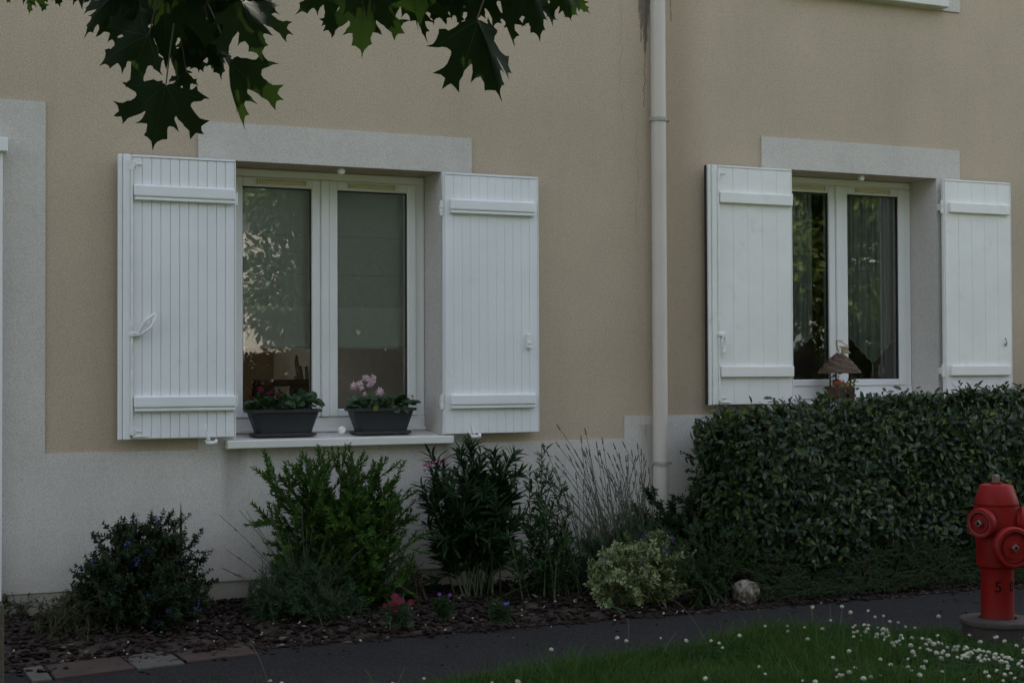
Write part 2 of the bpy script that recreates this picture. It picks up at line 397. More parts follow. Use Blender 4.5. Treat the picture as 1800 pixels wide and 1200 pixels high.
road = sheet('road', -60, 70, -26, -20.5, 2, 2, lambda X, Y: X*0-.01, M_asph); tag(road, kind='structure')

# ------------------------------------------------------------------ the house
house = empty('house', (4, 0, 0))
tag(house, 'beige rendered house with white bands, white shutters and a long downpipe', 'house')
HI = Matrix.Translation((-4, 0, 0))
def H(mb, name, mat, parent=house, smooth=None):
    me = mb.mesh(name, smooth)
    if parent is house: me.transform(HI)
    return link(name, me, mat, parent)
OP = [(1.698, 2.778, .868, 2.222), (4.91, 5.99, 1.0, 2.346), (4.93, 6.01, 3.42, 4.78)]
XL, XR, ZT = -14.0, 20.0, 5.75
def wall_sheet(y0, y1, holes, x0, x1, z0, z1, mb=None, rev=1):
    """solid wall with through openings: front, back and reveals as one closed surface"""
    mb = mb or MB(); bm = mb.bm
    xs = sorted({x0, x1, *[h[0] for h in holes], *[h[1] for h in holes]}); zs = sorted({z0, z1, *[h[2] for h in holes], *[h[3] for h in holes]})
    vc = {}
    def v(x, y, z):
        k = (round(x, 4), round(y, 4), round(z, 4))
        if k not in vc: vc[k] = bm.verts.new((x, y, z))
        return vc[k]
    solid = lambda cx_, cz_: (x0 < cx_ < x1 and z0 < cz_ < z1) and not any(h[0] < cx_ < h[1] and h[2] < cz_ < h[3] for h in holes)
    for a in range(len(xs)-1):
        for b in range(len(zs)-1):
            xa, xb, za, zb = xs[a], xs[a+1], zs[b], zs[b+1]; mx, mz = (xa+xb)/2, (za+zb)/2
            if not solid(mx, mz): continue
            bm.faces.new((v(xa, y0, za), v(xb, y0, za), v(xb, y0, zb), v(xa, y0, zb)))
            bm.faces.new((v(xa, y1, za), v(xa, y1, zb), v(xb, y1, zb), v(xb, y1, za)))
            if not solid(xa-1e-3, mz): bm.faces.new((v(xa, y0, za), v(xa, y0, zb), v(xa, y1, zb), v(xa, y1, za))).material_index = rev
            if not solid(xb+1e-3, mz): bm.faces.new((v(xb, y0, za), v(xb, y1, za), v(xb, y1, zb), v(xb, y0, zb))).material_index = rev
            if not solid(mx, za-1e-3): bm.faces.new((v(xa, y0, za), v(xa, y1, za), v(xb, y1, za), v(xb, y0, za)))
            if not solid(mx, zb+1e-3): bm.faces.new((v(xa, y0, zb), v(xb, y0, zb), v(xb, y1, zb), v(xa, y1, zb))).material_index = rev
    return mb
DOOR = (-.55, .60, .10, 2.30)
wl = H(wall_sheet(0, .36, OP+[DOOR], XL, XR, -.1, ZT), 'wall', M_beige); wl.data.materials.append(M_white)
# white bands: proud of the beige coat; each with its own outline
def band(name, cells, holes, parent=house, mat=M_white, y0=-.009, y1=.0005):
    """union of rectangles given on a grid, minus holes, as a closed slab"""
    mb = MB(); bm = mb.bm
    xs = sorted({c for q in cells+holes for c in q[:2]}); zs = sorted({c for q in cells+holes for c in q[2:]})
    inn = lambda x, z: any(c[0] < x < c[1] and c[2] < z < c[3] for c in cells) and not any(h[0] < x < h[1] and h[2] < z < h[3] for h in holes)
    vc = {}
    def v(x, y, z):
        k = (round(x, 4), round(y, 4), round(z, 4))
        if k not in vc: vc[k] = bm.verts.new((x, y, z))
        return vc[k]
    for a in range(len(xs)-1):
        for b in range(len(zs)-1):
            xa, xb, za, zb = xs[a], xs[a+1], zs[b], zs[b+1]; mx, mz = (xa+xb)/2, (za+zb)/2
            if not inn(mx, mz): continue
            bm.faces.new((v(xa, y0, za), v(xb, y0, za), v(xb, y0, zb), v(xa, y0, zb)))
            if not inn(xa-1e-3, mz): bm.faces.new((v(xa, y0, za), v(xa, y0, zb), v(xa, y1, zb), v(xa, y1, za)))
            if not inn(xb+1e-3, mz): bm.faces.new((v(xb, y0, za), v(xb, y1, za), v(xb, y1, zb), v(xb, y0, zb)))
            if not inn(mx, za-1e-3): bm.faces.new((v(xa, y0, za), v(xa, y1, za), v(xb, y1, za), v(xb, y0, za)))
            if not inn(mx, zb+1e-3): bm.faces.new((v(xa, y0, zb), v(xb, y0, zb), v(xb, y1, zb), v(xa, y1, zb)))
    return H(mb, name, mat, parent)
e = .0
bd = band('door_surround', [(-.80, .819, .823, 2.447)], [(-.55, .60, .823, 2.30)]); bd['label'] = 'white rendered band framing the doorway'
band('window_surround', [(1.525, 2.949, .823, 2.405)], [OP[0]])
band('window_surround', [(4.739, 6.17, .946, 2.525)], [OP[1]])
band('window_surround', [(4.755, 6.185, 3.37, 4.96)], [OP[2]])
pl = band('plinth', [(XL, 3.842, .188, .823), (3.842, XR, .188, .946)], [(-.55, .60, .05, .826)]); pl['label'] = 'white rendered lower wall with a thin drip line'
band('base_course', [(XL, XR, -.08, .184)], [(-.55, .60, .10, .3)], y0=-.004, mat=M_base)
H(MB().box(XL, XR, .36, 8, -.1, -.05), 'floor_slab', M_roomfl)
# side and back walls, floors, roof
H(MB().box(XL, XL+.3, .36, 8, -.05, ZT), 'side_wall', M_beige)
H(MB().box(XR-.3, XR, .36, 8, -.05, ZT), 'side_wall', M_beige)
H(wall_sheet(7.7, 8.0, [(1.15, 2.35, .95, 2.4)], XL+.3, XR-.3, -.05, ZT), 'rear_wall', M_beige)  # unseen rear opening added so daylight brightens the left room
H(MB().box(XL+.3, XR-.3, .36, 7.7, 2.75, 2.95).box(XL+.3, XR-.3, .36, 7.7, 5.4, 5.6), 'ceilings', M_room)
rb = bmesh.new()
pts = [(-.45, 5.66), (4.0, 8.3), (8.45, 5.66), (8.45, 5.80), (4.0, 8.46), (-.45, 5.80)]
A = [rb.verts.new((XL-.3, y, z)) for y, z in pts]; B = [rb.verts.new((XR+.3, y, z)) for y, z in pts]
rb.faces.new(A); rb.faces.new(B[::-1])
for k in range(6): rb.faces.new((A[k], B[k], B[(k+1) % 6], A[(k+1) % 6]))
bmesh.ops.recalc_face_normals(rb, faces=rb.faces[:])
m_ = MB(); m_.add(rb); roof = H(m_, 'roof', M_roof)
H(MB().box(XL-.3, XR+.3, -.58, -.46, 5.62, 5.72), 'gutter', M_pipe)
# rooms behind the two windows
for (x0, x1, zf, yb_) in ((.9, 3.95, .25, 7.69), (4.15, 7.4, .25, 3.6)):
    m_ = MB(); t_ = .06
    m_.box(x0-t_, x0, .37, yb_, zf, 2.7).box(x1, x1+t_, .37, yb_, zf, 2.7).box(x0-t_, x1+t_, .37, yb_, 2.70, 2.745)
    if yb_ < 5: m_.box(x0-t_, x1+t_, 3.6, 3.6+t_, zf, 2.7)
    H(m_, 'room_wall', M_room); H(MB().box(x0-t_, x1+t_, .37, yb_, zf-.06, zf-.001), 'room_floor', M_roomfl)
m_ = MB(); m_.box(4.4, 7.0, 2.2, 2.26, 3.0, 5.35); H(m_, 'room_wall', M_room)

def build_window(op, yf=.235):
    x0, x1, z0, z1 = op; g_ = .002
    fw = .052; ms = MB()   # outer frame
    ms.box(x0+g_, x1-g_, yf, yf+.06, z1-.042, z1-g_, .003).box(x0+g_, x0+fw, yf, yf+.06, z0+.0955, z1-.043, .003).box(x1-fw, x1-g_, yf, yf+.06, z0+.0955, z1-.043, .003)
    ms.box(x0+g_, x1-g_, yf-.004, yf+.06, z0+.02, z0+.095, .003)
    ms.box(x0+g_, x1-g_, yf-.030, yf-.0045, z0+.018, z0+.036, .004)
    wd = H(ms, 'window', M_pvc); o = wd; o['label'] = 'white plastic casement window of two leaves'
    xm = (x0+x1)/2-.012
    for s, (a, b) in enumerate(((x0+fw+.001, xm-.022), (xm+.022, x1-fw-.001))):
        st = .047; sz0, sz1 = z0+.0965, z1-.044; fy = yf-.012
        q = MB(); q.box(a, a+st, fy, yf+.05, sz0, sz1, .004).box(b-st, b, fy, yf+.05, sz0, sz1, .004).box(a+st+.0003, b-st-.0003, fy, yf+.05, sz0, sz0+st-.008, .004).box(a+st+.0003, b-st-.0003, fy, yf+.05, sz1-st, sz1, .004)
        me = q.mesh('sash'); me.transform(HI); sh = link('sash', me, M_pvc, wd)
        q = MB(); gz0, gz1 = sz0+st-.008, sz1-st; ga, gb = a+st, b-st; t_ = .004
        for bx in ((ga, ga+t_, gz0, gz1), (gb-t_, gb, gz0, gz1), (ga+t_, gb-t_, gz0, gz0+t_), (ga+t_, gb-t_, gz1-t_-.002, gz1)): q.box(bx[0], bx[1], fy+.012, fy+.03, bx[2], bx[3])
        me = q.mesh('gasket'); me.transform(HI); link('gasket', me, M_gasket, wd)
        me = np_mesh('pane', [(ga-.004-4, fy+.022, gz0-.004), (gb+.004-4, fy+.022, gz0-.004), (gb+.004-4, fy+.022, gz1+.004), (ga-.004-4, fy+.022, gz1+.004)], [(0, 1, 2, 3)], M_glass)
        link('pane', me, None, wd)
        cxv = (a+b)/2+(.02 if s == 0 else -.01)
        me = MB().box(cxv-.12, cxv+.12, fy-.014, fy-.001, sz1-.034, sz1-.012, .004).box(cxv-.128, cxv-.121, fy-.016, fy-.001, sz1-.037, sz1-.009, .002).box(cxv+.121, cxv+.128, fy-.016, fy-.001, sz1-.037, sz1-.009, .002).mesh('vent'); me.transform(HI); link('vent', me, M_cream, wd)
    q = MB(); q.box(xm-.0215, xm+.0215, yf-.022, yf+.04, z0+.0965, z1-.044, .005)
    me = q.mesh('meeting_stile'); me.transform(HI); link('meeting_stile', me, M_pvc, wd)
    # knobs on the lintel soffit and on the sill that hold the closed shutters
    for zk in (z1-.018, z0+.034):
        k = MB().lathe([(0, 0), (.016, 0), (.019, .004), (.019, .02), (.014, .026), (0, .027)], 20, Matrix.Translation((xm+.03, .05, zk)) @ Matrix.Rotation(R(90), 4, 'X'))
        k.box(xm+.022, xm+.038, .052, .062, min(zk, z1-.002) if zk > 1.5 else z0+.012, max(zk, z1-.002) if zk > 1.5 else zk)
        H(k, 'shutter_stop', M_hw, smooth=40)
    return wd
for op in OP: build_window(op)
def sill(x0, x1, z, name='sill'):
    b = bmesh.new(); prof = [(-.062, z-.008), (-.062, z-.046), (-.05, z-.046), (-.05, z-.03), (.0, z-.03), (.232, z-.03), (.232, z+.012), (-.055, z)]
    A = [b.verts.new((x0, y, zz)) for y, zz in prof]; B = [b.verts.new((x1, y, zz)) for y, zz in prof]
    b.faces.new(A); b.faces.new(B[::-1])
    for k in range(len(prof)): b.faces.new((A[k], B[k], B[(k+1) % len(prof)], A[(k+1) % len(prof)]))
    bmesh.ops.recalc_face_normals(b, faces=b.faces[:]); m_ = MB(); m_.add(b); return H(m_, name, M_sill)
# sill front lip runs past the opening; the inner part is only as wide as the opening
def sill2(op, ov=.045):
    x0, x1, z0, _ = op
    m_ = MB(); m_.box(x0-ov, x1+ov, -.066, -.0095, z0-.042, z0-.002, .004)
    b = bmesh.new(); prof = [(-.0092, z0-.03), (.233, z0-.03), (.233, z0+.017), (-.0092, z0-.003)]
    A = [b.verts.new((x0+.0015, y, zz)) for y, zz in prof]; B = [b.verts.new((x1-.0015, y, zz)) for y, zz in prof]
    b.faces.new(A); b.faces.new(B[::-1])
    for k in range(4): b.faces.new((A[k], B[k], B[(k+1) % 4], A[(k+1) % 4]))
    bmesh.ops.recalc_face_normals(b, faces=b.faces[:]); m_.add(b)
    o = H(m_, 'sill', M_sill); o['label'] = 'pale painted window sill'
for op in OP: sill2(op)

# ---- shutters
def shutter(x0, x1, z0, z1, y0, nb, stile_left, mat, label, brace_off=.16, kind=0, inner_left=True, brace2=None):
    """y0 = front face of the boards (towards the camera is -y); leaf is 28 mm thick"""
    th = .028; base = MB()
    sx = x0+(.066 if stile_left else .008)
    # backing panel, recessed behind the boards
    base.box(x0+.0005, x1-.0005, y0+.0088, y0+th, z0+.0005, z1-.0005, .001)
    if stile_left:
        base.box(x0, x0+.020, y0-.002, y0+.0085, z0, z1, .003)
        base.box(x0+.0215, x0+.055, y0-.010, y0+.0085, z0, z1, .004)
    sh = H(base, 'shutter', mat); sh['label'] = label
    def sub(m_, name, mt=mat, smooth=None):
        me = m_.mesh(name, smooth); me.transform(HI); return link(name, me, mt, sh)
    bw = (x1-.006-sx)/nb
    for k in range(nb):
        a = sx+k*bw; gp_ = .0007 if (kind == 0 and stile_left) else .0003; sub(MB().box(a+gp_, a+bw-gp_, y0+random.uniform(0, .0006), y0+.0085, z0+.003, z1-.011, (.0028 if stile_left else .0012) if kind == 0 else .0010), 'board')
    sub(MB().box(sx, x1-.002, y0-.003, y0+.0085, z1-.0105, z1, .0015).box(x1-.0055, x1, y0-.0015, y0+.0085, z0+.002, z1-.0108, .001), 'edge_trim')
    H_ = z1-z0
    for bz in ((z1-.175 if brace_off is None else z1-brace_off), z0+(brace2 or .17)):
        bx0, bx1 = sx+.003, x1-(.006 if stile_left else .026)
        if not stile_left: bx0 += .02
        if kind == 0:   # rounded moulded ledge with a lower lip
            sub(MB().box(bx0, bx1, y0-.024, y0-.0002, bz-.028, bz+.030, .009, 3).box(bx0+.003, bx1-.002, y0-.020, y0-.0004, bz-.044, bz-.0285, .003), 'brace', mat)
        else:
            sub(MB().box(bx0, bx1, y0-.021, y0-.0002, bz-.030, bz+.030, .004, 2), 'brace', mat)
    return sh, sub
Z1a, Z1b = 0.881, 2.216
ysh = -.066
# left leaf, left window
shL, sub = shutter(1.139, 1.693, Z1a, Z1b, ysh, 11, True, M_shut, 'grooved shutter leaf with a looped white handle and locking bar', .170, 0, brace2=.175)
xr = 1.139+.060
def bar(sub, xr, z0, z1, y, handle_z, loop=True):
    m_ = MB().tube([(xr, y-.010, z0+.03), (xr, y-.010, z1-.03)], .0062, 10)
    for zz in (z0+.045, z1-.05, handle_z+.05): m_.tube([(xr, y-.010, zz-.022), (xr, y-.010, zz+.022)], .0095, 10)
    sub(m_, 'locking_bar', M_hw, 40)
    m_ = MB()
    for zz in (z0+.04, z1-.045): sub(MB().box(xr+.004, xr+.05, y-.006, y-.0003, zz-.003, zz+.003, .001).box(xr+.006, xr+.022, y-.009, y-.0002, zz-.014, zz+.012, .002), 'hinge_strap', M_hw)
    sub(MB().box(xr, xr+.075, y-.008, y-.0004, z0+.012, z0+.018, .001), 'bottom_bolt', M_hw)
    m_.box(xr-.012, xr+.042, y-.022, y-.0004, handle_z-.014, handle_z+.010, .004)
    if loop:
        for s in (-1, 1):
            pts = [(xr+.03+.085*t*.9+s*.018*math.sin(t*math.pi)*.9, y-.026-.012*math.sin(t*math.pi), handle_z-.006+.10*t+(-s)*.010*math.sin(t*math.pi)) for t in np.linspace(0, 1, 10)]
            m_.tube(pts, .0065, 8)
        m_.tube([(xr+.028, y-.022, handle_z-.008), (xr+.07, y-.030, handle_z+.05)], [.010, .005], 8)
    else:
        for s in (-1, 1):
            pts = [(xr+.022+s*.012*math.sin(t*math.pi), y-.024, handle_z-.005-.09*t) for t in np.linspace(0, 1, 9)]
            m_.tube(pts, .0055, 8)
        m_.lathe([(0, 0), (.012, 0), (.014, .008), (0, .012)], 14, Matrix.Translation((xr+.022, y-.022, handle_z-.10)) @ Matrix.Rotation(R(90), 4, 'X'))
    sub(m_, 'handle', M_hw, 40)
bar(sub, xr, Z1a, Z1b, ysh, 1.375)
# right leaf, left window
shR, sub = shutter(2.768, 3.304, .872, 2.213, ysh, 11, False, M_shut, 'grooved shutter leaf between the potted plants and the oleander tops', .165, 0, brace2=.175)
sub(MB().box(3.228, 3.256, ysh-.014, ysh-.0002, 1.312, 1.388, .005, 2).box(3.236, 3.248, ysh-.026, ysh-.0145, 1.335, 1.345, .002).box(3.240, 3.262, ysh-.024, ysh-.0143, 1.312, 1.322, .002), 'keeper', M_hw)
# right window, two leaves in painted wood, wider boards
shL2, sub = shutter(4.345, 4.903, 1.0, 2.336, ysh, 5, True, M_shut2, 'plain five-board shutter leaf with a locking bar, just above the hedge', .18, 1, brace2=.185)
bar(sub, 4.345+.060, 1.0, 2.336, ysh, 1.395, False)
H(MB().box(4.3385, 4.3435, ysh+.012, ysh+.030, 1.002, 2.334), 'dark_strip', M_gasket)  # thin dark strip along the leaf's left edge
shR2, sub = shutter(5.998, 6.515, 1.0, 2.336, ysh, 5, False, M_shut2, 'plain shutter leaf at the right edge above the hedge', .17, 1, brace2=.185)
sub(MB().tube([(6.45, ysh-.012, 1.385), (6.458, ysh-.014, 1.36), (6.462, ysh-.010, 1.345)], .004, 6).box(6.452, 6.468, ysh-.008, ysh-.0002, 1.335, 1.352, .002), 'keeper', M_dirtyhw)
# hinges between leaf and reveal
for xh, zs in ((2.766, (2.03, 1.04)), (5.994, (2.17, 1.185))):
    for zz in zs:
        H(MB().tube([(xh-.004, ysh+.012, zz-.038), (xh-.004, ysh+.012, zz-.002)], .010, 12).tube([(xh-.004, ysh+.012, zz+.002), (xh-.004, ysh+.012, zz+.038)], .010, 12).box(xh-.002, xh+.003, ysh+.015, -.0095, zz-.02, zz+.02), 'hinge', M_hw, smooth=40)
for xh, zs in ((1.699, (2.03, 1.06)), (4.909, (2.17, 1.185))):
    for zz in zs: H(MB().tube([(xh-.002, ysh+.010, zz-.03), (xh-.002, ysh+.010, zz+.03)], .008, 12), 'hinge', M_hw, smooth=40)
# hold-back catches under the leaves
for (xc, zc) in ((1.553, .868), (2.915, .868), (4.72, .985)):
    m_ = MB().tube([(xc, -.009, zc+.005), (xc, -.05, zc-.002), (xc, -.078, zc-.004)], .007, 8)
    m_.tube([(xc-.014, -.094, zc+.078), (xc-.010, -.098, zc+.04), (xc+.004, -.088, zc+.004)], [.0035, .005, .009], 8)
    m_.tube([(xc-.008, -.082, zc-.006), (xc+.008, -.086, zc-.010), (xc+.040, -.086, zc-.010)], [.010, .011, .010], 10)
    m_.tube([(xc+.034, -.084, zc-.006), (xc+.046, -.086, zc-.006)], .014, 12)
    o = H(m_, 'shutter_catch', M_hw, smooth=50)
# ---- downpipe
px_ = 4.035; ypp = -.062
dp = H(MB().tube([(px_, ypp, .10), (px_, ypp, 2.19), (px_, ypp, 5.50), (px_, -.40, 5.64)], .041, 28), 'downpipe', M_pipe, smooth=40)
dp['label'] = 'long pale round downpipe running up the wall between the windows'
def psub(m_, n, mt): me = m_.mesh(n, 40); me.transform(HI); link(n, me, mt, dp)
for zz in (2.565, .69):
    m_ = MB().lathe([(.0415, -.010), (.047, -.010), (.047, .010), (.0415, .010)], 28, Matrix.Translation((px_, ypp, zz)))
    m_.box(px_+.042, px_+.066, ypp-.009, ypp+.004, zz-.009, zz+.009, .002).box(px_-.056, px_-.042, ypp-.009, ypp+.004, zz-.009, zz+.009, .002)
    m_.tube([(px_+.058, ypp-.018, zz), (px_+.058, ypp+.01, zz)], .005, 8).tube([(px_, ypp+.04, zz), (px_, -.0005, zz)], .005, 8)
    psub(m_, 'pipe_bracket', M_dirtyhw)
psub(MB().lathe([(.0415, -.04), (.0455, -.04), (.0455, .04), (.0415, .043)], 28, Matrix.Translation((px_, ypp, 3.6))), 'pipe_joint', M_pipe)
# ---- doorway at the left edge
dz0 = .10
dr = H(MB().box(.49, .598, .02, .12, dz0, 2.27, .004).box(-.548, -.45, .02, .12, dz0, 2.27, .004).box(-.449, .489, .02, .12, 2.18, 2.27, .004), 'door_frame', M_pvc)
dl = H(MB().box(-.445, .485, .05, .10, dz0+.01, 2.175, .004), 'door', M_pvc); dl['label'] = 'white entrance door mostly beyond the left edge'
me = MB().box(-.33, .37, .043, .0499, 1.25, 2.02, .003).box(-.33, .37, .043, .0499, .30, 1.05, .003).mesh('door_panel'); me.transform(HI); link('door_panel', me, M_pvc, dl)
me = MB().tube([(.42, .045, 1.15), (.42, .0, 1.15), (.31, .0, 1.15)], .009, 8).mesh('handle', 40); me.transform(HI); link('handle', me, M_dirtyhw, dl)
H(MB().box(.600, .628, -.05, -.0095, .15, 2.195, .003), 'door_casing', M_pvc)
H(MB().box(.56, .648, -.075, -.0095, 2.197, 2.262, .004), 'roller_guide_cap', M_pvc)
H(MB().box(-.60, .62, -.25, .019, .03, .099, .006), 'door_step', M_base)

# ------------------------------------------------------------------ inside the rooms
def cloth(name, x0, x1, z0f, z1, y, mat, folds=8, amp=.006, nx=60, nz=14):
    xs = np.linspace(x0, x1, nx); V = []
    for j in range(nz):
        for x in xs:
            zb = z0f(x); z = zb+(z1-zb)*j/(nz-1); V.append((x-x0, amp*math.sin((x-x0)/(x1-x0)*folds*2*math.pi)*(1-.3*j/nz)+y*0, z-z1))
    i = (np.arange(nz-1)[:, None]*nx+np.arange(nx-1)[None]).reshape(-1)
    o = link(name, np_mesh(name, V, np.stack([i, i+1, i+nx+1, i+nx], 1), mat, True)); o.location = (x0, y, z1); return o
yb = .315
for k, (a, b, lab) in enumerate(((1.742, 2.165, 'sheer grey blind half lowered behind the left leaf above the crimson-flowered box'), (2.275, 2.690, 'sheer grey blind half lowered behind the right leaf above the pink-flowered box'))):
    o = cloth('window_blind', a, b, lambda x: 1.50, 2.17, yb, M_blind, 3, .0005, 20, 4); tag(o, lab, 'blind', 'sheer blinds behind the left window')
    q = link('blind_band', np_mesh('blind_band', [(0, -.003, -.85), (b-a, -.003, -.85), (b-a, -.003, -.64), (0, -.003, -.64)], [(0, 1, 2, 3)], M_band), None, o)
    for zz in (-.27, -.47): link('blind_rod', MB().box(0.002, b-a-.002, -.006, -.0025, zz-.003, zz+.003).mesh('r'), M_hem, o)
    link('blind_rod', MB().box(0, b-a, -.007, -.0035, -.856, -.843).mesh('r'), M_hem, o)
# lace curtains with pointed hems
def lace(x0, x1, xt, zt, z_l, z_r, z1, lab):
    f = lambda x: (z_l+(zt-z_l)*((x-x0)/(xt-x0))**.85 if x < xt else zt+(z_r-zt)*((x-xt)/(x1-xt))**1.1)
    o = cloth('lace_curtain', x0, x1, f, z1, yb, M_lace, 9, .008, 70, 10); tag(o, lab, 'curtain', 'pointed lace curtains in the right window')
    hem = [(x-x0, -.006+.008*math.sin((x-x0)/(x1-x0)*9*2*math.pi), f(x)-z1) for x in np.linspace(x0, x1, 50)]
    h = MB().tube(hem, .004, 5); link('hem', h.mesh('hem'), M_lhem, o)
    t = MB().tube([(xt-x0, -.004, zt-z1), (xt-x0, -.004, zt-z1-.02)], .004, 6).tube([(xt-x0, -.004, zt-z1-.02), (xt-x0, -.004, zt-z1-.09)], [.004, .012], 8); link('tassel', t.mesh('tassel', 40), M_lhem, o)
pl_ = lambda px, py: onY(px, py, yb)
p = pl_(1428, 590); p2 = pl_(1392, 622)
lace(4.955, float(p[0]), 5.09, 1.255, 1.37, float(p[2]), 2.28, 'pointed lace curtain behind the left leaf of the window over the hedge')
p = pl_(1492, 590); p2 = pl_(1533, 637); p3 = pl_(1578, 585)
lace(float(p[0]), float(p3[0]), float(p2[0]), float(p2[2]), float(p[2]), float(p3[2]), 2.28, 'pointed lace curtain with tassel behind the wicker ornament')
o = cloth('drape', float(pl_(1548, 400)[0])+.03, float(pl_(1548, 400)[0])+.45, lambda x: .5, 2.5, .42, M_drape, 5, .03, 60, 4); tag(o, 'brown drape hanging inside the window over the hedge', 'curtain')
# dining chair seen through the left pane
ch = empty('dining_chair', (2.28, 1.25, .25), R(15)); tag(ch, 'brown high-backed dining chair inside, behind the flower box on the sill', 'chair')
M_chair = simple('chair_wood', (.15, .075, .05), .5); 
cb = MB(); cb.box(-.19, .19, -.02, .02, .50, .80, .01).box(-.19, -.055, -.02, .02, .8003, .86, .008).box(.055, .19, -.02, .02, .8003, .86, .008).box(-.19, .19, -.02, .02, .8603, .90, .01)
cb.build('backrest', M_chair, ch)
MB().box(-.21, .21, -.42, -.025, .43, .47, .01).build('seat', M_chair, ch)
for sx_ in (-.18, .18):
    for sy in (-.39, 0): MB().box(sx_-.018, sx_+.018, sy-.018, sy+.018, 0, .4295 if sy else .4995, .004).build('leg', M_chair, ch)
# pale dried-flower vase inside
v = empty('vase', (2.52, 1.5, .25)); tag(v, 'pale tall vase with dried plumes standing inside the left window', 'vase')
M_vase = simple('straw', (.55, .38, .24), .8, .3, 12)
MB().lathe([(0, 0), (.11, 0), (.14, .2), (.09, .5), (.10, .62), (.07, .62)], 24).build('body', M_vase, v, 40)
m_ = MB()
for k in range(14):
    a = random.uniform(0, 6.28); m_.tube([(0, 0, .45), (.04*math.cos(a), .04*math.sin(a), .7), (.09*math.cos(a), .09*math.sin(a), .95+random.uniform(-.1, .12))], [.006, .02, .008], 5)
m_.build('plume', M_vase, v)

# ------------------------------------------------------------------ plants
def bez(p0, p1, p2, n=8):
    t = np.linspace(0, 1, n)[:, None]; p0, p1, p2 = map(np.asarray, (p0, p1, p2)); return p0*(1-t)**2+2*p1*t*(1-t)+p2*t*t
def along(path, spacing, start=.25, end=1.0, per=1, ang=50, jit=.25, tip=True):
    """leaf attachment points, directions and normals on one stem"""
    seg = np.linalg.norm(np.diff(path, axis=0), axis=1); L = seg.sum(); cum = np.concatenate([[0], np.cumsum(seg)])
    s = np.arange(start*L, end*L, spacing); 
    if len(s) == 0: return np.zeros((0, 3)), np.zeros((0, 3)), np.zeros((0, 3)), np.zeros(0)
    P = np.stack([np.interp(s, cum, path[:, k]) for k in range(3)], 1); T = np.gradient(P, axis=0) if len(P) > 1 else np.array([path[-1]-path[0]]); T = T/(np.linalg.norm(T, axis=1, keepdims=True)+1e-9)
    P = np.repeat(P, per, 0); T = np.repeat(T, per, 0); n = len(P)
    az = np.arange(n)*2.4+np.tile(np.arange(per)*2*np.pi/max(per, 1), n//per)-np.arange(n)*2.4*(0 if per == 1 else 1)+(np.repeat(np.arange(n//per), per)*1.57 if per > 1 else 0)+rng.uniform(-jit, jit, n)*2
    a = np.cross(T, [[.13, .3, .94]]); a /= np.linalg.norm(a, axis=1, keepdims=True)+1e-9; b = np.cross(T, a)
    rad = a*np.cos(az)[:, None]+b*np.sin(az)[:, None]
    an = np.radians(ang+rng.uniform(-18, 18, n))[:, None]
    D = T*np.cos(an)+rad*np.sin(an)+rng.normal(0, jit*.5, (n, 3)); N = T*np.sin(an)-rad*np.cos(an)+rng.normal(0, jit, (n, 3))
    return P, D, N, np.repeat(s/L, per)
def plant(o, paths, leafT, ll, mat, stem_mat, spacing=.012, start=.25, per=1, ang=50, jit=.25, n_parts=0, srad=(.004, .0012), lw=1.0, taper=.35, stuff='foliage', scat=scatter, llj=.25, stem_n=4):
    Ps, Ds, Ns, Ss = [], [], [], []
    for p in paths:
        P, D, N, t = along(np.asarray(p), spacing, start, 1.0, per, ang, jit)
        Ps.append(P); Ds.append(D); Ns.append(N); Ss.append(ll*(1-taper*np.clip(t, 0, 1)**3)*rng.uniform(1-llj, 1+llj, len(P)))
    P, D, N, Sc = map(np.concatenate, (Ps, Ds, Ns, Ss))
    Sc3 = np.stack([Sc*lw, Sc, Sc], 1)
    loc = np.array(o.location); scat(stuff, leafT, P, frames(D, N), Sc3, mat, o, n_parts) if n_parts else scat(stuff, leafT, P, frames(D, N), Sc3, mat, o)
    stems('stems', paths, [srad]*len(paths), stem_mat, o, stem_n)
def thing_at(name, label, cat, group=None):
    o = empty(name); tag(o, label, cat, group); return o
def recenter(o, base):
    """put the plant's Empty at its foot, keeping every part where it is"""
    base = Vector(base); o.location = base
    for c in list(o.children):
        c.matrix_basis = Matrix.Translation(-base) @ c.matrix_basis
def dome_tips(base, rx, ry, h, n, lo=.15, up=1.0):
    a = rng.uniform(0, 2*np.pi, n); u = rng.uniform(lo, 1, n)**.6; ph = np.arccos(np.clip(rng.uniform(0, 1, n)**up, 0, 1))
    r_ = np.sin(ph); k = rng.uniform(.72, 1.06, n)
    return np.stack([base[0]+rx*r_*np.cos(a)*k, base[1]+ry*r_*np.sin(a)*k, base[2]+h*np.cos(ph)*k*.92+.05], 1)
def grow(base, tips, bs=.04, rise=.55, n=8):
    out = []
    for t in tips:
        b = np.array([base[0]+rng.normal(0, bs), base[1]+rng.normal(0, bs*.7), base[2]-.01])
        d = t-b; m = b+d*np.array([.35, .35, rise+.1]); m += rng.normal(0, .02, 3); out.append(bez(b, m, t, n))
    return out
def side_shoots(paths, k, L, up=.5):
    out = []
    for p in paths:
        p = np.asarray(p)
        for _ in range(k):
            i = rng.integers(len(p)//3, len(p)-1); T = p[i+1]-p[i-1]; T = T/np.linalg.norm(T)
            d = T*.8+rng.normal(0, .55, 3)+np.array([0, 0, up*.5]); d /= np.linalg.norm(d); q = p[i]+d*L*rng.uniform(.6, 1.2)
            out.append(bez(p[i], p[i]+d*L*.5+rng.normal(0, .01, 3), q, 5))
    return out

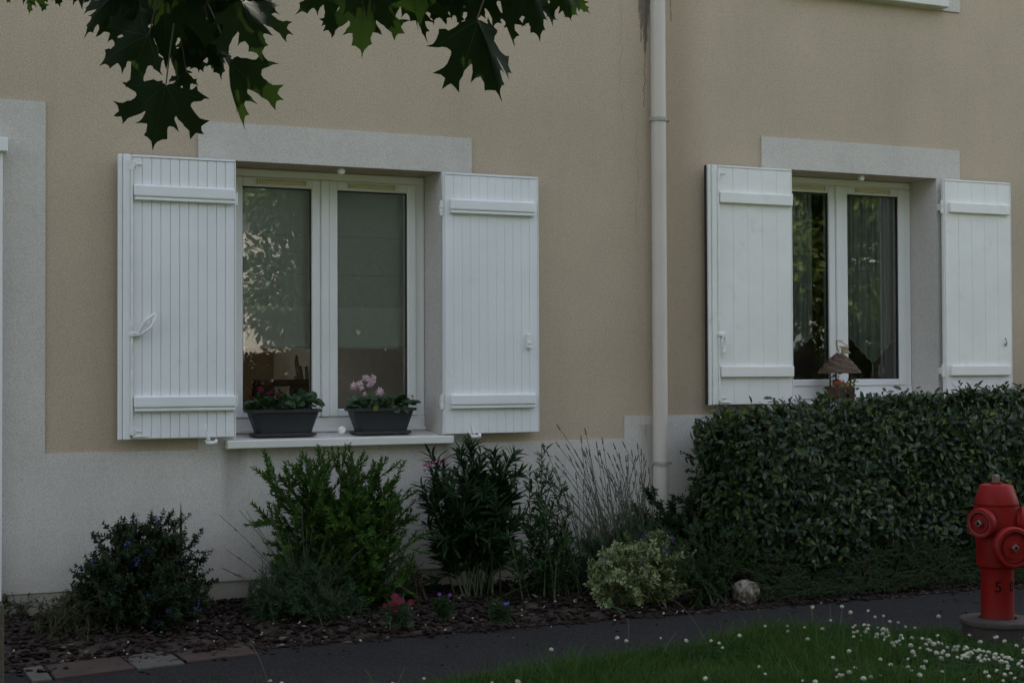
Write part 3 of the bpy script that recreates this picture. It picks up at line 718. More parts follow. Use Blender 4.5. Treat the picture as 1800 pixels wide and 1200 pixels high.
L_dark = leafmat('shrub_leaf_dark', [(.009, .024, .008), (.014, .034, .011), (.022, .046, .015)], .55, spec=.2)
L_green = leafmat('shrub_leaf_green', [(.024, .064, .008), (.040, .096, .013), (.062, .128, .020)], .5, spec=.15)
L_ole = leafmat('oleander_leaf', [(.011, .032, .011), (.018, .046, .016), (.027, .058, .02)], .5, spec=.18)
L_weed = leafmat('weed_leaf', [(.016, .042, .011), (.026, .060, .015)], .6, spec=.15)
L_lav = leafmat('lavender_leaf', [(.022, .056, .022), (.038, .076, .036), (.056, .094, .052)], .8, .15, .1)
L_thy = leafmat('thyme_leaf', [(.034, .055, .022), (.058, .082, .036)], .85, .15, .1)
L_hedge = leafmat('hedge_leaf', [(.011, .026, .012), (.016, .036, .016), (.024, .048, .021), (.033, .058, .022), (.060, .082, .018)], .42, .10, .30)
L_jun = leafmat('juniper_needle', [(.014, .038, .012), (.022, .056, .018), (.034, .074, .024)], .7, .15, .12)
L_grass = leafmat('grass_blade', [(.013, .050, .007), (.024, .082, .011), (.040, .112, .017), (.070, .098, .028)], .6, .25, .12)
L_clov = leafmat('clover_leaf', [(.010, .038, .010), (.018, .052, .015)], .65, .2, .12)
L_pot = leafmat('potted_leaf', [(.016, .045, .014), (.026, .068, .02), (.04, .085, .03)], .4, .15)
L_yel = leafmat('yellowish_leaf', [(.18, .20, .03), (.12, .17, .03)], .5)
L_maple = leafmat('maple_leaf', [(.006, .015, .005), (.010, .021, .007)], .65, .10, .06, tcol=(.08, .16, .02))
L_tree = leafmat('tree_leaf', [(.05, .10, .03), (.07, .13, .035), (.10, .16, .045)], .6, .3)
M_spike = simple('lavender_spike', (.085, .085, .07), .8, .3, 30)
M_lstem = simple('lavender_stem', (.085, .10, .055), .7, .2, 20)
def fl(name, c, c2=None, t=.3): return leafmat(name, [tuple(x*.75 for x in c), c, c2 or c], .6, t, .2, tcol=c)
F_pink = fl('pale_pink_petal', (.74, .52, .58), (.82, .70, .73)); F_crim = fl('crimson_petal', (.20, .014, .05)); F_red = fl('red_petal', (.17, .006, .02), (.19, .01, .05))
F_blue = fl('blue_flower', (.10, .12, .42)); F_purp = fl('purple_flower', (.17, .06, .32)); F_white = fl('clover_white', (.66, .64, .52), (.74, .72, .62)); F_opink = fl('oleander_pink', (.55, .14, .30)); F_yel = fl('yellow_petal', (.65, .50, .04))

# A: rounded dark shrub with small blue flowers, left
B = np.array([1.19, -.34, .07])
o = thing_at('shrub', 'rounded dark green shrub with small blue flowers against the wall at the left', 'shrub')
tips = np.concatenate([dome_tips(B, .33, .27, .46, 90), [onY(x, y, -.36) for x, y in ((130, 1010), (155, 985), (150, 1040), (205, 965), (230, 940), (262, 915), (285, 908), (322, 915), (350, 950), (372, 1000), (375, 1020), (190, 1000), (240, 915), (300, 905))]])
main = grow(B, tips, .03); paths = main+side_shoots(main, 14, .10)
plant(o, paths, oval(.55), .021, L_dark, M_stem_b, .0075, .25, 2, 60, .35, n_parts=120, srad=(.003, .0009))
P = np.array([p[-1]+rng.normal(0, .01, 3) for p in paths if rng.random() < .10][:44]); n = 30
bl = np.repeat(P, n, 0)+rng.normal(0, .008, (len(P)*n, 3)); scatter('blossom', oval(.8), bl, frames(rng.normal(0, 1, bl.shape), rng.normal(0, 1, bl.shape)), rng.uniform(.004, .007, len(bl)), F_blue, o)
recenter(o, B)
# single upright blade above it
o = thing_at('iris_blade', 'single thin upright blade standing against the wall behind the blue-flowered shrub', 'plant')
b0 = onY(318, 1000, -.12); t0 = onY(317, 877, -.12)
V, F = lance(.05, .0, .0); link('blade', np_mesh('blade', [(b0[0]+v[0]*.26, b0[1], b0[2]+v[1]*(t0[2]-b0[2])) for v in V], F, L_weed), None, o); recenter(o, b0)
# B: low grey-green mounds at the lower left
def mound(label, px, py, rx, ry, h, n, mat, ll=.012, name='thyme_plant', cat='plant', group=None, tpl=None, nb=26):
    b = onZ(px, py, .02); o = thing_at(name, label, cat, group); tips = dome_tips(b, rx, ry, h, nb, up=.9)
    m_ = grow(b, tips, .5*rx); pp = m_+side_shoots(m_, 6, .05)
    plant(o, pp, tpl or oval(.45), ll, mat, M_stem_b, ll*.42, .2, 1, 55, srad=(.002, .0008)); recenter(o, b); return o, b
mound('low grey-green thyme mound at the path edge, lower left', 130, 1128, .19, .12, .21, 0, L_thy, nb=60)
mound('small dull green ground plant against the wall in the bottom left corner', 28, 1108, .17, .13, .15, 0, L_thy, nb=46)
# C: fresh green upright shrub under the sill
B = np.array([2.17, -.30, .07])
o = thing_at('bottlebrush_shrub', 'fresh green upright bushy shrub with spiky shoots below the left window sill', 'shrub')
C_t = [(452, 826), (465, 833), (508, 812), (542, 808), (560, 802), (590, 803), (612, 806), (640, 830), (658, 815), (672, 810), (700, 838), (722, 858), (728, 880), (735, 945), (705, 862), (480, 850), (458, 900), (470, 950), (490, 835), (530, 825), (575, 815), (620, 820), (690, 900), (715, 915), (480, 905), (505, 880), (640, 860), (600, 850), (560, 850), (530, 860), (680, 850)]
tips = np.concatenate([[onY(x, y, rng.uniform(-.42, -.16)) for x, y in C_t], dome_tips(B, .36, .22, .58, 34, up=.8)])
main = grow(B, tips, .04, .5); paths = main+side_shoots(main, 15, .14, .8)
plant(o, paths, oval(.34, .03), .031, L_green, M_stem_g, .0068, .25, 2, 38, .25, n_parts=200, srad=(.003, .001)); recenter(o, B)
# D: grassy lavender clump in front of it
B = onZ(535, 1095, .02)
o = thing_at('lavender', 'grey-green lavender clump with thin bare stalks in front of the fresh green shrub', 'lavender', 'lavender clumps in the flower bed')
tips = dome_tips(B, .28, .21, .30, 170, up=.9); main = grow(B, tips, .12); 
plant(o, main+side_shoots(main, 6, .07, 1), needle(.12), .038, L_lav, M_lstem, .0040, .15, 1, 32, srad=(.0018, .0007))
D_t = [(381, 907), (432, 893), (428, 905), (400, 960), (452, 930), (470, 900), (500, 935), (520, 940), (545, 915), (575, 930), (590, 950), (615, 945), (632, 940), (660, 925), (675, 935), (640, 960), (505, 960), (485, 950), (560, 900), (530, 900), (600, 915), (460, 965), (445, 955), (655, 895), (690, 975), (470, 1000), (650, 1005), (395, 1000), (620, 985)]
st = [bez(B+[rng.normal(0, .05), rng.normal(0, .04), 0], B+(T_-B)*np.array([.35, .35, .55]), T_, 7) for T_ in [onY(x+rng.normal(0, 3), y+rng.normal(0, 5), B[1]+rng.uniform(-.12, .12)) for x, y in D_t+D_t[4:]]]
stems('flower_stalks', st, [(.0018, .0011)]*len(st), M_lstem, o)
Pn = []; Dn = []
for p in st:
    for k in (3, 4, 5): Pn += [p[k]]*3; Dn += [p[k+1]-p[k]+rng.normal(0, .02, 3) for _ in range(3)]
scatter('stalk_leaves', needle(.12), np.array(Pn), frames(np.array(Dn), rng.normal(0, 1, (len(Dn), 3))), rng.uniform(.018, .034, len(Pn)), L_lav, o)
recenter(o, B)
# E: oleander
def at_tips(L, y0, y1): return [onY(x, y, rng.uniform(y0, y1)) for x, y in L]
B = np.array([2.86, -.30, .07])
o = thing_at('oleander', 'dark oleander bush with long narrow leaves and a few pink buds under the right shutter', 'shrub')
E_t = [(758, 822), (778, 820), (740, 850), (826, 778), (845, 795), (868, 800), (895, 812), (905, 835), (880, 840), (800, 822), (760, 880), (750, 920), (765, 900), (850, 840), (820, 850), (790, 860), (900, 880), (880, 900), (840, 880), (800, 900), (770, 950), (890, 950), (830, 930), (860, 960), (785, 935), (815, 810)]
main = grow(B, at_tips(E_t, -.42, -.15), .05, .5); paths = main+side_shoots(main, 3, .14, .8)
plant(o, paths, lance(.17), .098, L_ole, M_stem_g, .0135, .35, 3, 46, .22, n_parts=200, srad=(.005, .002), taper=.3)
def blossoms(o, P, r, n, petal, mat, name='blossom', s=(.010, .014), w_=.8):
    for p in P:
        q = np.asarray(p)+rng.normal(0, r, (n, 3)); d = (q-np.asarray(p)); d[:, 1] -= .3*r; scatter(name, oval(w_), q, frames(d+1e-4, rng.normal(0, 1, d.shape)), rng.uniform(*s, n), mat, o, kind=None)
blossoms(o, at_tips([(758, 814), (779, 812), (750, 822)], -.3, -.25), .008, 12, None, F_opink)
blossoms(o, at_tips([(893, 806), (901, 812), (848, 785)], -.3, -.25), .005, 8, None, F_crim, 'bud', (.008, .012), .35)
recenter(o, B)
# F: tall leafy weeds right of it
B = np.array([3.17, -.38, .06])
o = thing_at('goldenrod', 'tall leafy green stems standing between the oleander and the lavender stalks', 'plant')
F_t = [(952, 782), (948, 800), (930, 822), (920, 850), (985, 838), (975, 870), (958, 860), (905, 890), (890, 930), (1000, 900), (940, 905), (965, 930), (915, 960), (985, 960), (940, 830), (930, 930), (995, 990), (900, 990), (910, 1000), (950, 960), (975, 975), (1005, 950), (990, 925), (945, 1000), (925, 900), (1010, 980), (960, 1010), (890, 960), (1000, 1010)]
main = grow(B, at_tips(F_t, -.5, -.25), .10, .55, 9)
plant(o, main+side_shoots(main, 4, .09, .8), lance(.22, .02, .15), .054, L_weed, M_stem_g, .0105, .15, 1, 55, .25, n_parts=80, srad=(.003, .0015)); recenter(o, B)
# G: tall lavender
B = np.array([3.72, -.30, .07])
o = thing_at('lavender', 'tall lavender with long pale flower stalks fanning out against the wall beside the downpipe', 'lavender', 'lavender clumps in the flower bed')
tips = dome_tips(B, .34, .24, .34, 190, up=.9); main = grow(B, tips, .14)
plant(o, main+side_shoots(main, 6, .07, 1), needle(.12), .040, L_lav, M_lstem, .0045, .15, 1, 30, srad=(.0018, .0007))
G_t = [(978, 745), (1021, 765), (1028, 752), (1048, 775), (1058, 768), (1010, 790), (995, 780), (1045, 800), (1078, 778), (1094, 775), (1100, 800), (1120, 778), (1127, 788), (1118, 800), (1136, 808), (1140, 820), (1104, 830), (1085, 815), (1070, 835), (1062, 820), (1012, 830), (990, 825), (975, 800), (960, 790), (965, 840), (1030, 850), (1040, 830), (1092, 850), (1112, 845), (1130, 850), (1055, 870), (1080, 870), (1100, 880), (1000, 870), (1125, 830), (1068, 795), (1110, 790), (1132, 798), (970, 820), (985, 860), (1035, 790), (1088, 795)]
st = []; sp = []
for x, y in G_t+[(a+rng.normal(0, 6), b+30+rng.normal(0, 14)) for a, b in G_t]+[(a+rng.normal(0, 9), b+70+rng.normal(0, 18)) for a, b in G_t]:
    T_ = onY(x, y, B[1]+rng.uniform(-.12, .12)); b = B+np.array([rng.normal(0, .10)+(T_[0]-B[0])*.25, rng.normal(0, .05), 0]); p = bez(b, b+(T_-b)*np.array([.32, .32, .55]), T_, 8); st.append(p)
    d = (p[-1]-p[-2]); d = d/np.linalg.norm(d); sp.append(np.array([p[-1]-d*.035, p[-1]-d*.018, p[-1]]))
    if rng.random() < .6: sp.append(np.array([p[-1]-d*.075, p[-1]-d*.068, p[-1]-d*.06]))
stems('flower_stalks', st, [(.0020, .0013)]*len(st), M_lstem, o)
stems('flower_spikes', sp, [(.0042, .0022)]*len(sp), M_spike, o, 5)
Pn = []; Dn = []
for p in st:
    for k in (2, 3, 4): Pn += [p[k]]*2; Dn += [p[k+1]-p[k]+rng.normal(0, .018, 3) for _ in range(2)]
scatter('stalk_leaves', needle(.12), np.array(Pn), frames(np.array(Dn), rng.normal(0, 1, (len(Dn), 3))), rng.uniform(.018, .034, len(Pn)), L_lav, o)
recenter(o, B)
# H: variegated shrub: two-tone leaves (green centre, cream margin)
g = NG('variegated_leaf'); at_ = g.n('ShaderNodeAttribute', attribute_name='margin'); geo_ = g.n('ShaderNodeNewGeometry')
mk = g.ramp(at_.outputs['Fac'], [(.45, 0), (.62, 1)])
g.set(color=g.mix(mk, (.045, .085, .03), (.31, .34, .15)), rough=.5, spec=.35); L_var = g.m
def scatter_var(name, T, P, M, Sc, mat, parent=None, n_parts=0, **k):
    o_ = scatter(name, T, P, M, Sc, mat, parent, n_parts)
    for ch in [c for c in parent.children if c.type == 'MESH' and c.data.materials and c.data.materials[0] == mat]:
        me = ch.data
        if 'margin' in me.attributes: continue
        a = me.attributes.new('margin', 'FLOAT', 'POINT'); n_ = len(me.vertices)//8
        a.data.foreach_set('value', np.tile(np.array([.3, 0, 0, .9, 1, 1, 1, 1], np.float32), n_))
    return o_
B = onZ(1125, 1060, .03)
o = thing_at('variegated_shrub', 'low rounded cream-edged variegated shrub with a few purple flowers at the path edge', 'shrub')
H_t = [(1035, 985), (1050, 1000), (1060, 970), (1080, 955), (1100, 935), (1140, 935), (1175, 945), (1205, 960), (1222, 970), (1215, 1000), (1190, 1010), (1165, 960), (1120, 955), (1090, 985), (1130, 980), (1160, 985), (1190, 975), (1110, 1010), (1150, 1015), (1075, 1015), (1045, 1020), (1200, 1030), (1060, 1040), (1100, 1040), (1170, 1035), (1140, 1040)]
tips = np.concatenate([[onY(x, y, B[1]+rng.uniform(-.14, .12)) for x, y in H_t], dome_tips(B, .30, .19, .32, 46)])
main = grow(B, tips, .03, .4); paths = main+side_shoots(main, 5, .07, .8)
plant(o, paths, oval(.40, .05), .034, L_var, M_stem_g, .009, .25, 3, 52, .2, n_parts=160, scat=scatter_var)
blossoms(o, [onY(x, y, B[1]-.14) for x, y in ((1063, 986), (1124, 984), (1180, 944), (1167, 967), (1134, 940))], .009, 22, None, F_purp, 'blossom', (.007, .011), .4)
recenter(o, B)
# I: dark shrub beside the pipe, and a thin arching twiggy shrub before the hedge
B = np.array([4.12, -.22, .08])
o = thing_at('shrub', 'small dark shrub hiding the foot of the downpipe', 'shrub')
tips = at_tips([(1128, 855), (1110, 880), (1140, 870), (1122, 900), (1150, 900), (1180, 890), (1200, 870), (1215, 880), (1190, 910), (1165, 905), (1110, 920), (1230, 900), (1145, 925), (1210, 930), (1180, 940), (1240, 940), (1100, 900)], -.35, -.12)
main = grow(B, tips, .05, .5); plant(o, main+side_shoots(main, 10, .09, .5), oval(.5), .030, L_dark, M_stem_b, .008, .25, 2, 55, n_parts=60, srad=(.003, .001)); recenter(o, B)
B = onZ(1228, 1058, .03)
o = thing_at('cotoneaster', 'sparse twiggy shrub with tiny leaves arching in front of the hedge end', 'shrub')
J_t = [(1200, 912), (1222, 905), (1236, 882), (1248, 895), (1270, 920), (1300, 925), (1320, 935), (1195, 945), (1150, 912), (1260, 950), (1290, 960), (1330, 960), (1180, 970), (1216, 990), (1245, 1040), (1325, 950), (1285, 985), (1230, 935), (1260, 985), (1210, 1020)]
main = grow(B, [onY(x, y, B[1]+rng.uniform(-.06, .22)) for x, y in J_t], .07, .35); plant(o, main+side_shoots(main, 8, .09, .0), oval(.65), .017, L_weed, M_stem_g, .010, .15, 2, 65, srad=(.0016, .0007)); recenter(o, B)
# J: creeping juniper along the hedge foot
o = thing_at('creeping_juniper', 'dark creeping juniper carpet along the foot of the hedge', 'shrub')
n = 4600; X_ = rng.uniform(4.25, 8.2, n); Y_ = rng.uniform(-.76, -.36, n); paths = []
for x, y in zip(X_, Y_):
    hz = .06+.17*np.clip((y+.80)/.25, 0, 1)*(1+.35*math.sin(x*5)+.2*math.sin(x*13)); hz *= rng.uniform(.6, 1.15)
    a = rng.uniform(0, 6.28); L_ = rng.uniform(.05, .12); b = np.array([x, y, max(.02, hz-.07)]); t_ = b+np.array([math.cos(a)*L_, math.sin(a)*L_*.7-.02, rng.uniform(.01, .06)]); paths.append(bez(b, (b+t_)/2+[0, 0, .02], t_, 5))
plant(o, paths, needle(.22), .018, L_jun, M_stem_b, .0035, .0, 1, 42, .3, srad=(.0016, .0008)); recenter(o, (5.4, -.56, .02))
# K: clipped hedge of leathery oval leaves
o = thing_at('hedge', 'clipped dense evergreen hedge with leathery leaves under the right window', 'hedge')
hx0, hx1, hy0, hy1, hz0, hz1 = 4.21, 9.0, -.56, -.10, .10, .975
def bulge(a, b): return .022*np.sin(a*4.1+b*3)+.018*np.sin(a*9.7-b*7+1)+.012*np.sin(a*21+b*15)
Ps, Ns = [], []
def face_pts(n, kind):
    if kind == 'front':
        x = rng.uniform(hx0, hx1, n); z = rng.uniform(hz0, hz1, n); inset = .10*np.clip((.30-z)/.2, 0, 1)+.03*np.clip((z-(hz1-.06))/.06, 0, 1)
        return np.stack([x, hy0+inset-bulge(x, z)-rng.exponential(.012, n)+rng.uniform(0, .07, n), z], 1), np.tile([0, -1, .25], (n, 1))
    if kind == 'top':
        x = rng.uniform(hx0, hx1, n); y = rng.uniform(hy0, hy1, n); return np.stack([x, y, hz1+bulge(x, y*2)+.045*(x-5.0).clip(-1, 1.8)+rng.exponential(.012, n)-rng.uniform(0, .06, n)], 1), np.tile([0, -.15, 1.], (n, 1))
    y = rng.uniform(hy0, hy1, n); z = rng.uniform(hz0, hz1, n); return np.stack([hx0-bulge(y*2, z)-rng.exponential(.015, n)+rng.uniform(0, .06, n)+.10*np.clip((.5-z)/.5, 0, 1), y, z], 1), np.tile([-1, 0, .25], (n, 1))
def round_end(P):
    P = P.copy(); e_ = np.clip((hx0+.24-P[:, 0])/.26, 0, 1.2); P[:, 1] = np.where(P[:, 1] < -.33, P[:, 1]+.10*e_**2, P[:, 1]-.05*e_**2); P[:, 2] -= .10*np.clip((hx0+.22-P[:, 0])/.24, 0, 1.2)**2*np.clip((P[:, 2]-.5)/.4, 0, 1)
    f_ = np.clip((P[:, 2]-(hz1-.10))/.10, 0, 1.2)*(P[:, 1] < hy0+.10); P[:, 1] += .05*f_**2; P[:, 2] -= .03*np.clip((hy0+.07-P[:, 1])/.08, 0, 1.2)**2*(P[:, 2] > hz1-.03); return P
for n_, k in ((19000, 'front'), (8500, 'top'), (2300, 'left')):
    p, nn = face_pts(n_, k); Ps.append(p); Ns.append(nn)
P = round_end(np.concatenate(Ps)); Nn = np.concatenate(Ns); n = len(P)
Nv = Nn+rng.normal(0, .42, (n, 3)); Dv = rng.normal(0, 1, (n, 3))*[1, .5, 1]+[0, -.1, .25]; Dv = Dv-Nv*(np.einsum('ij,ij->i', Dv, Nv)/np.einsum('ij,ij->i', Nv, Nv))[:, None]; Dv += Nn*.35
scatter('foliage', oval(.46, .05, .16), P, frames(Dv, Nv), rng.uniform(.032, .060, n), L_hedge, o, n_parts=300)
yv = rng.random(n) < .012
scatter('yellow_leaves', oval(.5, .07), P[yv]+Nn[yv]*.012, frames(Dv[yv], Nv[yv]), rng.uniform(.035, .05, yv.sum()), L_yel, o)
shp = []
for _ in range(900):   # shoots that stick out of the clipped faces
    i = rng.integers(n); q = P[i]+Nn[i]*.01; shp.append(bez(q, q+Nn[i]*.02, q+Nn[i]*rng.uniform(.02, .045)+rng.normal(0, .012, 3)+[0, 0, .012], 4))
pp = [np.array(s) for s in shp]; Pq, Dq, Nq = [], [], []
for s in pp:
    a_, b_, c_, _t = along(s, .012, .2, 1, 1, 45); Pq.append(a_); Dq.append(b_); Nq.append(c_)
Pq, Dq, Nq = map(np.concatenate, (Pq, Dq, Nq)); scatter('shoot_leaves', oval(.45, .07), Pq, frames(Dq, Nq), rng.uniform(.02, .036, len(Pq)), L_hedge, o)
tw = []
for _ in range(260):
    x = rng.uniform(hx0+.08, hx1); tw.append(bez([x, rng.uniform(-.4, -.25), .02], [x+rng.normal(0, .05), -.33, .5], [x+rng.normal(0, .12), rng.uniform(hy0+.05, hy1-.03), rng.uniform(.4, 1.0)], 6))
stems('twigs', tw, [(.006, .002)]*len(tw), M_stem_b, o)
# inner, darker leaf mass that closes the hedge
n2 = 9000; P2 = np.stack([rng.uniform(hx0+.06, hx1, n2), rng.uniform(hy0+.07, hy1-.02, n2), rng.uniform(.12, hz1-.04, n2)], 1)
scatter('inner_foliage', oval(.55), P2, frames(rng.normal(0, 1, (n2, 3)), rng.normal(0, 1, (n2, 3))), rng.uniform(.045, .07, n2), L_hedge, o)
recenter(o, (5.6, -.33, .03))
# L: small flowering plants in the bed
def carnation(px, py, h, w_, nfl, label, flmat, fs=.018):
    b = onZ(px, py, .04); o = thing_at('dianthus' if flmat is F_red else 'viola', label, 'flower'); tips = dome_tips(b, w_, w_*.8, h, 26); m_ = grow(b, tips, .4*w_)
    plant(o, m_+side_shoots(m_, 3, .03), lance(.14), .030, L_weed if flmat is not F_red else L_lav, M_stem_g, .006, .1, 1, 38, srad=(.0016, .0008))
    for k in range(nfl):
        p = tips[k]+np.array([0, -.01, .025]); V = []; F = []
        nrm = np.array([rng.normal(0, .3), -.7, .6]); nrm /= np.linalg.norm(nrm); x_ = np.cross(nrm, [0, 0, 1]); x_ /= np.linalg.norm(x_); y_ = np.cross(nrm, x_)
        for q in range(7):
            a = q/7*6.283; d = x_*math.cos(a)+y_*math.sin(a); s_ = np.cross(nrm, d); i0 = len(V); V += [p, p+d*fs*.7+s_*fs*.42+nrm*.003, p+d*fs+nrm*.0, p+d*fs*.7-s_*fs*.42+nrm*.003]; F += [(i0, i0+1, i0+2), (i0, i0+2, i0+3)]
        link('flower', np_mesh('flower', V, F, flmat), None, o)
    recenter(o, b)
carnation(700, 1098, .085, .075, 9, 'low clump with bright red flowers nearest the path', F_red)
carnation(730, 1060, .10, .085, 7, 'second clump of red flowers behind the nearest one', F_red, .014)
carnation(778, 1085, .05, .05, 2, 'tiny plant with a single violet-blue flower on the mulch', F_purp, .010)
carnation(878, 1092, .05, .05, 2, 'tiny blue-flowered seedling in front of the oleander', F_blue, .009)
b = np.array([2.56, -.30, .07]); o = thing_at('shrub', 'small dark shrub with purple blossom squeezed behind the red flowers', 'shrub')
tips = at_tips([(700, 975), (715, 990), (690, 1000), (730, 1000), (705, 1020), (735, 1020), (680, 1030), (720, 1040), (695, 955)], -.4, -.25); m_ = grow(b, tips, .03); plant(o, m_+side_shoots(m_, 5, .06), oval(.4), .02, L_dark, M_stem_b, .007, .3, 1, 55)
blossoms(o, at_tips([(706, 985), (700, 996), (712, 978)], -.42, -.4), .010, 18, None, F_purp, 'blossom', (.006, .010), .5); recenter(o, b)
# broad-leaved weeds here and there
def rosette(px, py, n, ll, label, mat=L_weed, up=.5, name='weed', z=.03, w_=.34):
    b = onZ(px, py, z); o = thing_at(name, label, 'weed'); a = np.arange(n)*2.4+rng.uniform(-.3, .3, n); D = np.stack([np.cos(a), np.sin(a), np.full(n, up)+rng.uniform(-.2, .3, n)], 1)
    me = np_mesh('leaf', *[np.asarray(q) for q in oval(w_, .05, .25)], mat, True)
    M = frames(D, np.tile([0., 0, 1], (n, 1)))
    for k in range(n):
        l_ = link('leaf', me, None, o); s_ = ll*rng.uniform(.7, 1.15); l_.matrix_basis = Matrix([list(M[k][r_]*s_)+[(0, 0, 0)[r_]+(0, 0, .004)[r_]] for r_ in range(3)]+[[0, 0, 0, 1]])
    o.location = b
rosette(965, 1050, 12, .09, 'broad-leaved weed in shade between goldenrod and variegated shrub')
rosette(1625, 985, 11, .17, 'tall pale green weed with upright leaves rising from the juniper', L_green, 2.2, w_=.2, z=.1)
rosette(742, 1072, 8, .04, 'small bright green seedling beside the red flowers', L_green)
rosette(448, 1082, 9, .09, 'leafy weed on the mulch left of the front lavender', L_weed, .7)
rosette(925, 1062, 9, .06, 'little rosette weed on the mulch below the goldenrod')
b = onZ(1090, 1078, .03); o = thing_at('fallen_leaf', 'long pale green fallen leaf lying on the mulch edge below the variegated shrub', 'leaf')
V, F = oval(.30, .03, .0); link('blade', np_mesh('b', V, F, L_lav), None, o).matrix_basis = Matrix.Translation((-.045, .06, .035)) @ Matrix.Rotation(R(-142), 4, 'Z') @ Matrix.Rotation(R(-12), 4, 'X') @ Matrix.Scale(.12, 4); o.location = b

# ------------------------------------------------------------------ bark mulch
def chip_template():
    V = np.array([(-.5, -.35, -.5), (.5, -.5, -.5), (.42, .42, -.5), (-.38, .5, -.5), (-.42, -.42, .5), (.36, -.30, .35), (.5, .30, .5), (-.5, .36, .3)]); F = [(0, 3, 2, 1), (4, 5, 6, 7), (0, 1, 5, 4), (1, 2, 6, 5), (2, 3, 7, 6), (3, 0, 4, 7)]
    return V, F
n = 9000; X_ = rng.uniform(-.5, 7.5, n); Y_ = -rng.beta(1.0, 1.0, n)*.80-.0; Y_ = np.where(rng.random(n) < .10, -.78-rng.exponential(.02, n), Y_); Y_ = np.where((X_ < 1.5) & (rng.random(n) < .10), rng.uniform(-.98, -.76, n), Y_)
Zs = bedz(X_, Y_)+rng.uniform(.0, .018, n)
P = np.stack([X_, Y_, np.maximum(Zs, .004)], 1); a = rng.uniform(0, 2*np.pi, n); Dv = np.stack([np.cos(a), np.sin(a), rng.normal(0, .22, n)], 1)
Sc = np.stack([rng.uniform(.012, .026, n), rng.lognormal(-3.35, .38, n).clip(.015, .075), rng.uniform(.004, .011, n)], 1)
scatter('bark_mulch', chip_template(), P, frames(Dv, np.array([0, 0, 1.])+rng.normal(0, .25, (n, 3))), Sc, M_chip, bed, n_parts=300, part_name='bark_chip')
# pale debris
n = 90; X_ = rng.uniform(.3, 5, n); Y_ = rng.uniform(-.85, -.4, n); P = np.stack([X_, Y_, bedz(X_, Y_)+.02], 1)
scatter('pale_debris', chip_template(), P, frames(rng.normal(0, 1, (n, 3)), rng.normal(0, 1, (n, 3))), np.stack([rng.uniform(.004, .010, n), rng.uniform(.006, .018, n), rng.uniform(.003, .005, n)], 1), simple('debris', (.42, .38, .30), .8), bed)
n = 70; X_ = rng.uniform(.6, 5.5, n); Y_ = -.8-rng.exponential(.16, n); k_ = Y_ > path_edge(X_); X_, Y_ = X_[k_], Y_[k_]; n = len(X_)
o = scatter('path_litter', chip_template(), np.stack([X_, Y_, np.full(n, .004)], 1), frames(np.stack([rng.normal(0, 1, n), rng.normal(0, 1, n), np.zeros(n)], 1), np.tile([0., 0, 1], (n, 1))), np.stack([rng.uniform(.005, .014, n), rng.uniform(.008, .026, n), rng.uniform(.003, .006, n)], 1), M_chip, path)
# edging slabs at the lower left
M_terra = simple('terracotta_slab', (.045, .026, .020), .85, .3, 9, .5, 60, .004, dark=(.04, .03, .025)); M_stn = simple('grey_slab', (.075, .070, .062), .85, .25, 9, .5, 60, .004, dark=(.07, .065, .06))
for (q, mt, lab) in (([(40, 1168), (58, 1190), (92, 1186), (74, 1163)], M_stn, 'small pale edging slab'), ([(78, 1164), (98, 1186), (237, 1168), (210, 1148)], M_terra, 'terracotta edging slab'), ([(214, 1147), (242, 1168), (325, 1158), (292, 1136)], M_stn, 'pale edging slab'), ([(298, 1135), (330, 1157), (452, 1142), (420, 1122)], M_terra, 'reddish edging slab')):
    pts = [tuple(onZ(x, y, .022)[:2]) for x, y in q]; c0 = np.mean(pts, 0)
    m_ = MB().prism(pts, -.01, .009+rng.uniform(0, .005), .003); o = m_.build('edging_slab', mt, bed); o['label'] = lab
# stone
o = thing_at('stone', 'rough rounded pale stone at the path edge beside the juniper', 'stone')
bm = bmesh.new(); bmesh.ops.create_icosphere(bm, subdivisions=4, radius=1)
from mathutils import noise as mn
for v_ in bm.verts:
    d = 1+.16*mn.noise(v_.co*1.3+Vector((3, 1, 2)))+.10*mn.noise(v_.co*3.4)+.05*mn.noise(v_.co*9)
    v_.co = Vector((v_.co.x*d*.080, v_.co.y*d*.066, v_.co.z*d*.074))
g = NG('flint_stone'); c = g.coord(); g.set(color=g.mix(g.ramp(g.noise(c, 22, 6, .7, 1.2), [(.40, 0), (.58, 1)]), (.09, .065, .045), (.36, .33, .27)), rough=.85); g.bump(g.noise(c, 70, 6, .75), 1, .008)
m_ = MB(); m_.add(bm); q = m_.build('rock', g.m, o, 60); q.location = (0, 0, .052); q.rotation_euler = (.2, .1, .6); o.location = onZ(1311, 1060, 0); o.location.z = 0

# ------------------------------------------------------------------ lawn, clover
gp = []; n = 320000
X_ = rng.uniform(.4, 6.6, n); Y_ = rng.uniform(-3.6, -1.4, n); keep = (Y_ < path_edge(X_)+rng.normal(0, .025, n)) & (rng.random(n) < np.where(Y_ < -2.9, .35, 1))
keep &= ((X_-4.58)**2+(Y_+2.05)**2 > .19**2)
X_, Y_ = X_[keep][:140000], Y_[keep][:140000]; n = len(X_)
patch = .5+.5*np.sin(X_*4.3+np.sin(Y_*5)*1.3)*np.cos(Y_*6.1+X_)
a = rng.uniform(0, 2*np.pi, n); Dv = np.stack([np.cos(a)*.45, np.sin(a)*.45, np.ones(n)], 1)+rng.normal(0, .2, (n, 3)); Nv = rng.normal(0, 1, (n, 3))
ln = rng.uniform(.022, .066, n)*(.5+1.1*patch)*np.where(rng.random(n) < .10, 1.8, 1)
GT = ([(-.5, 0, 0), (.5, 0, 0), (.36, .55, .10), (-.36, .55, .10), (0, 1, .42)], [(0, 1, 2), (0, 2, 3), (3, 2, 4)])
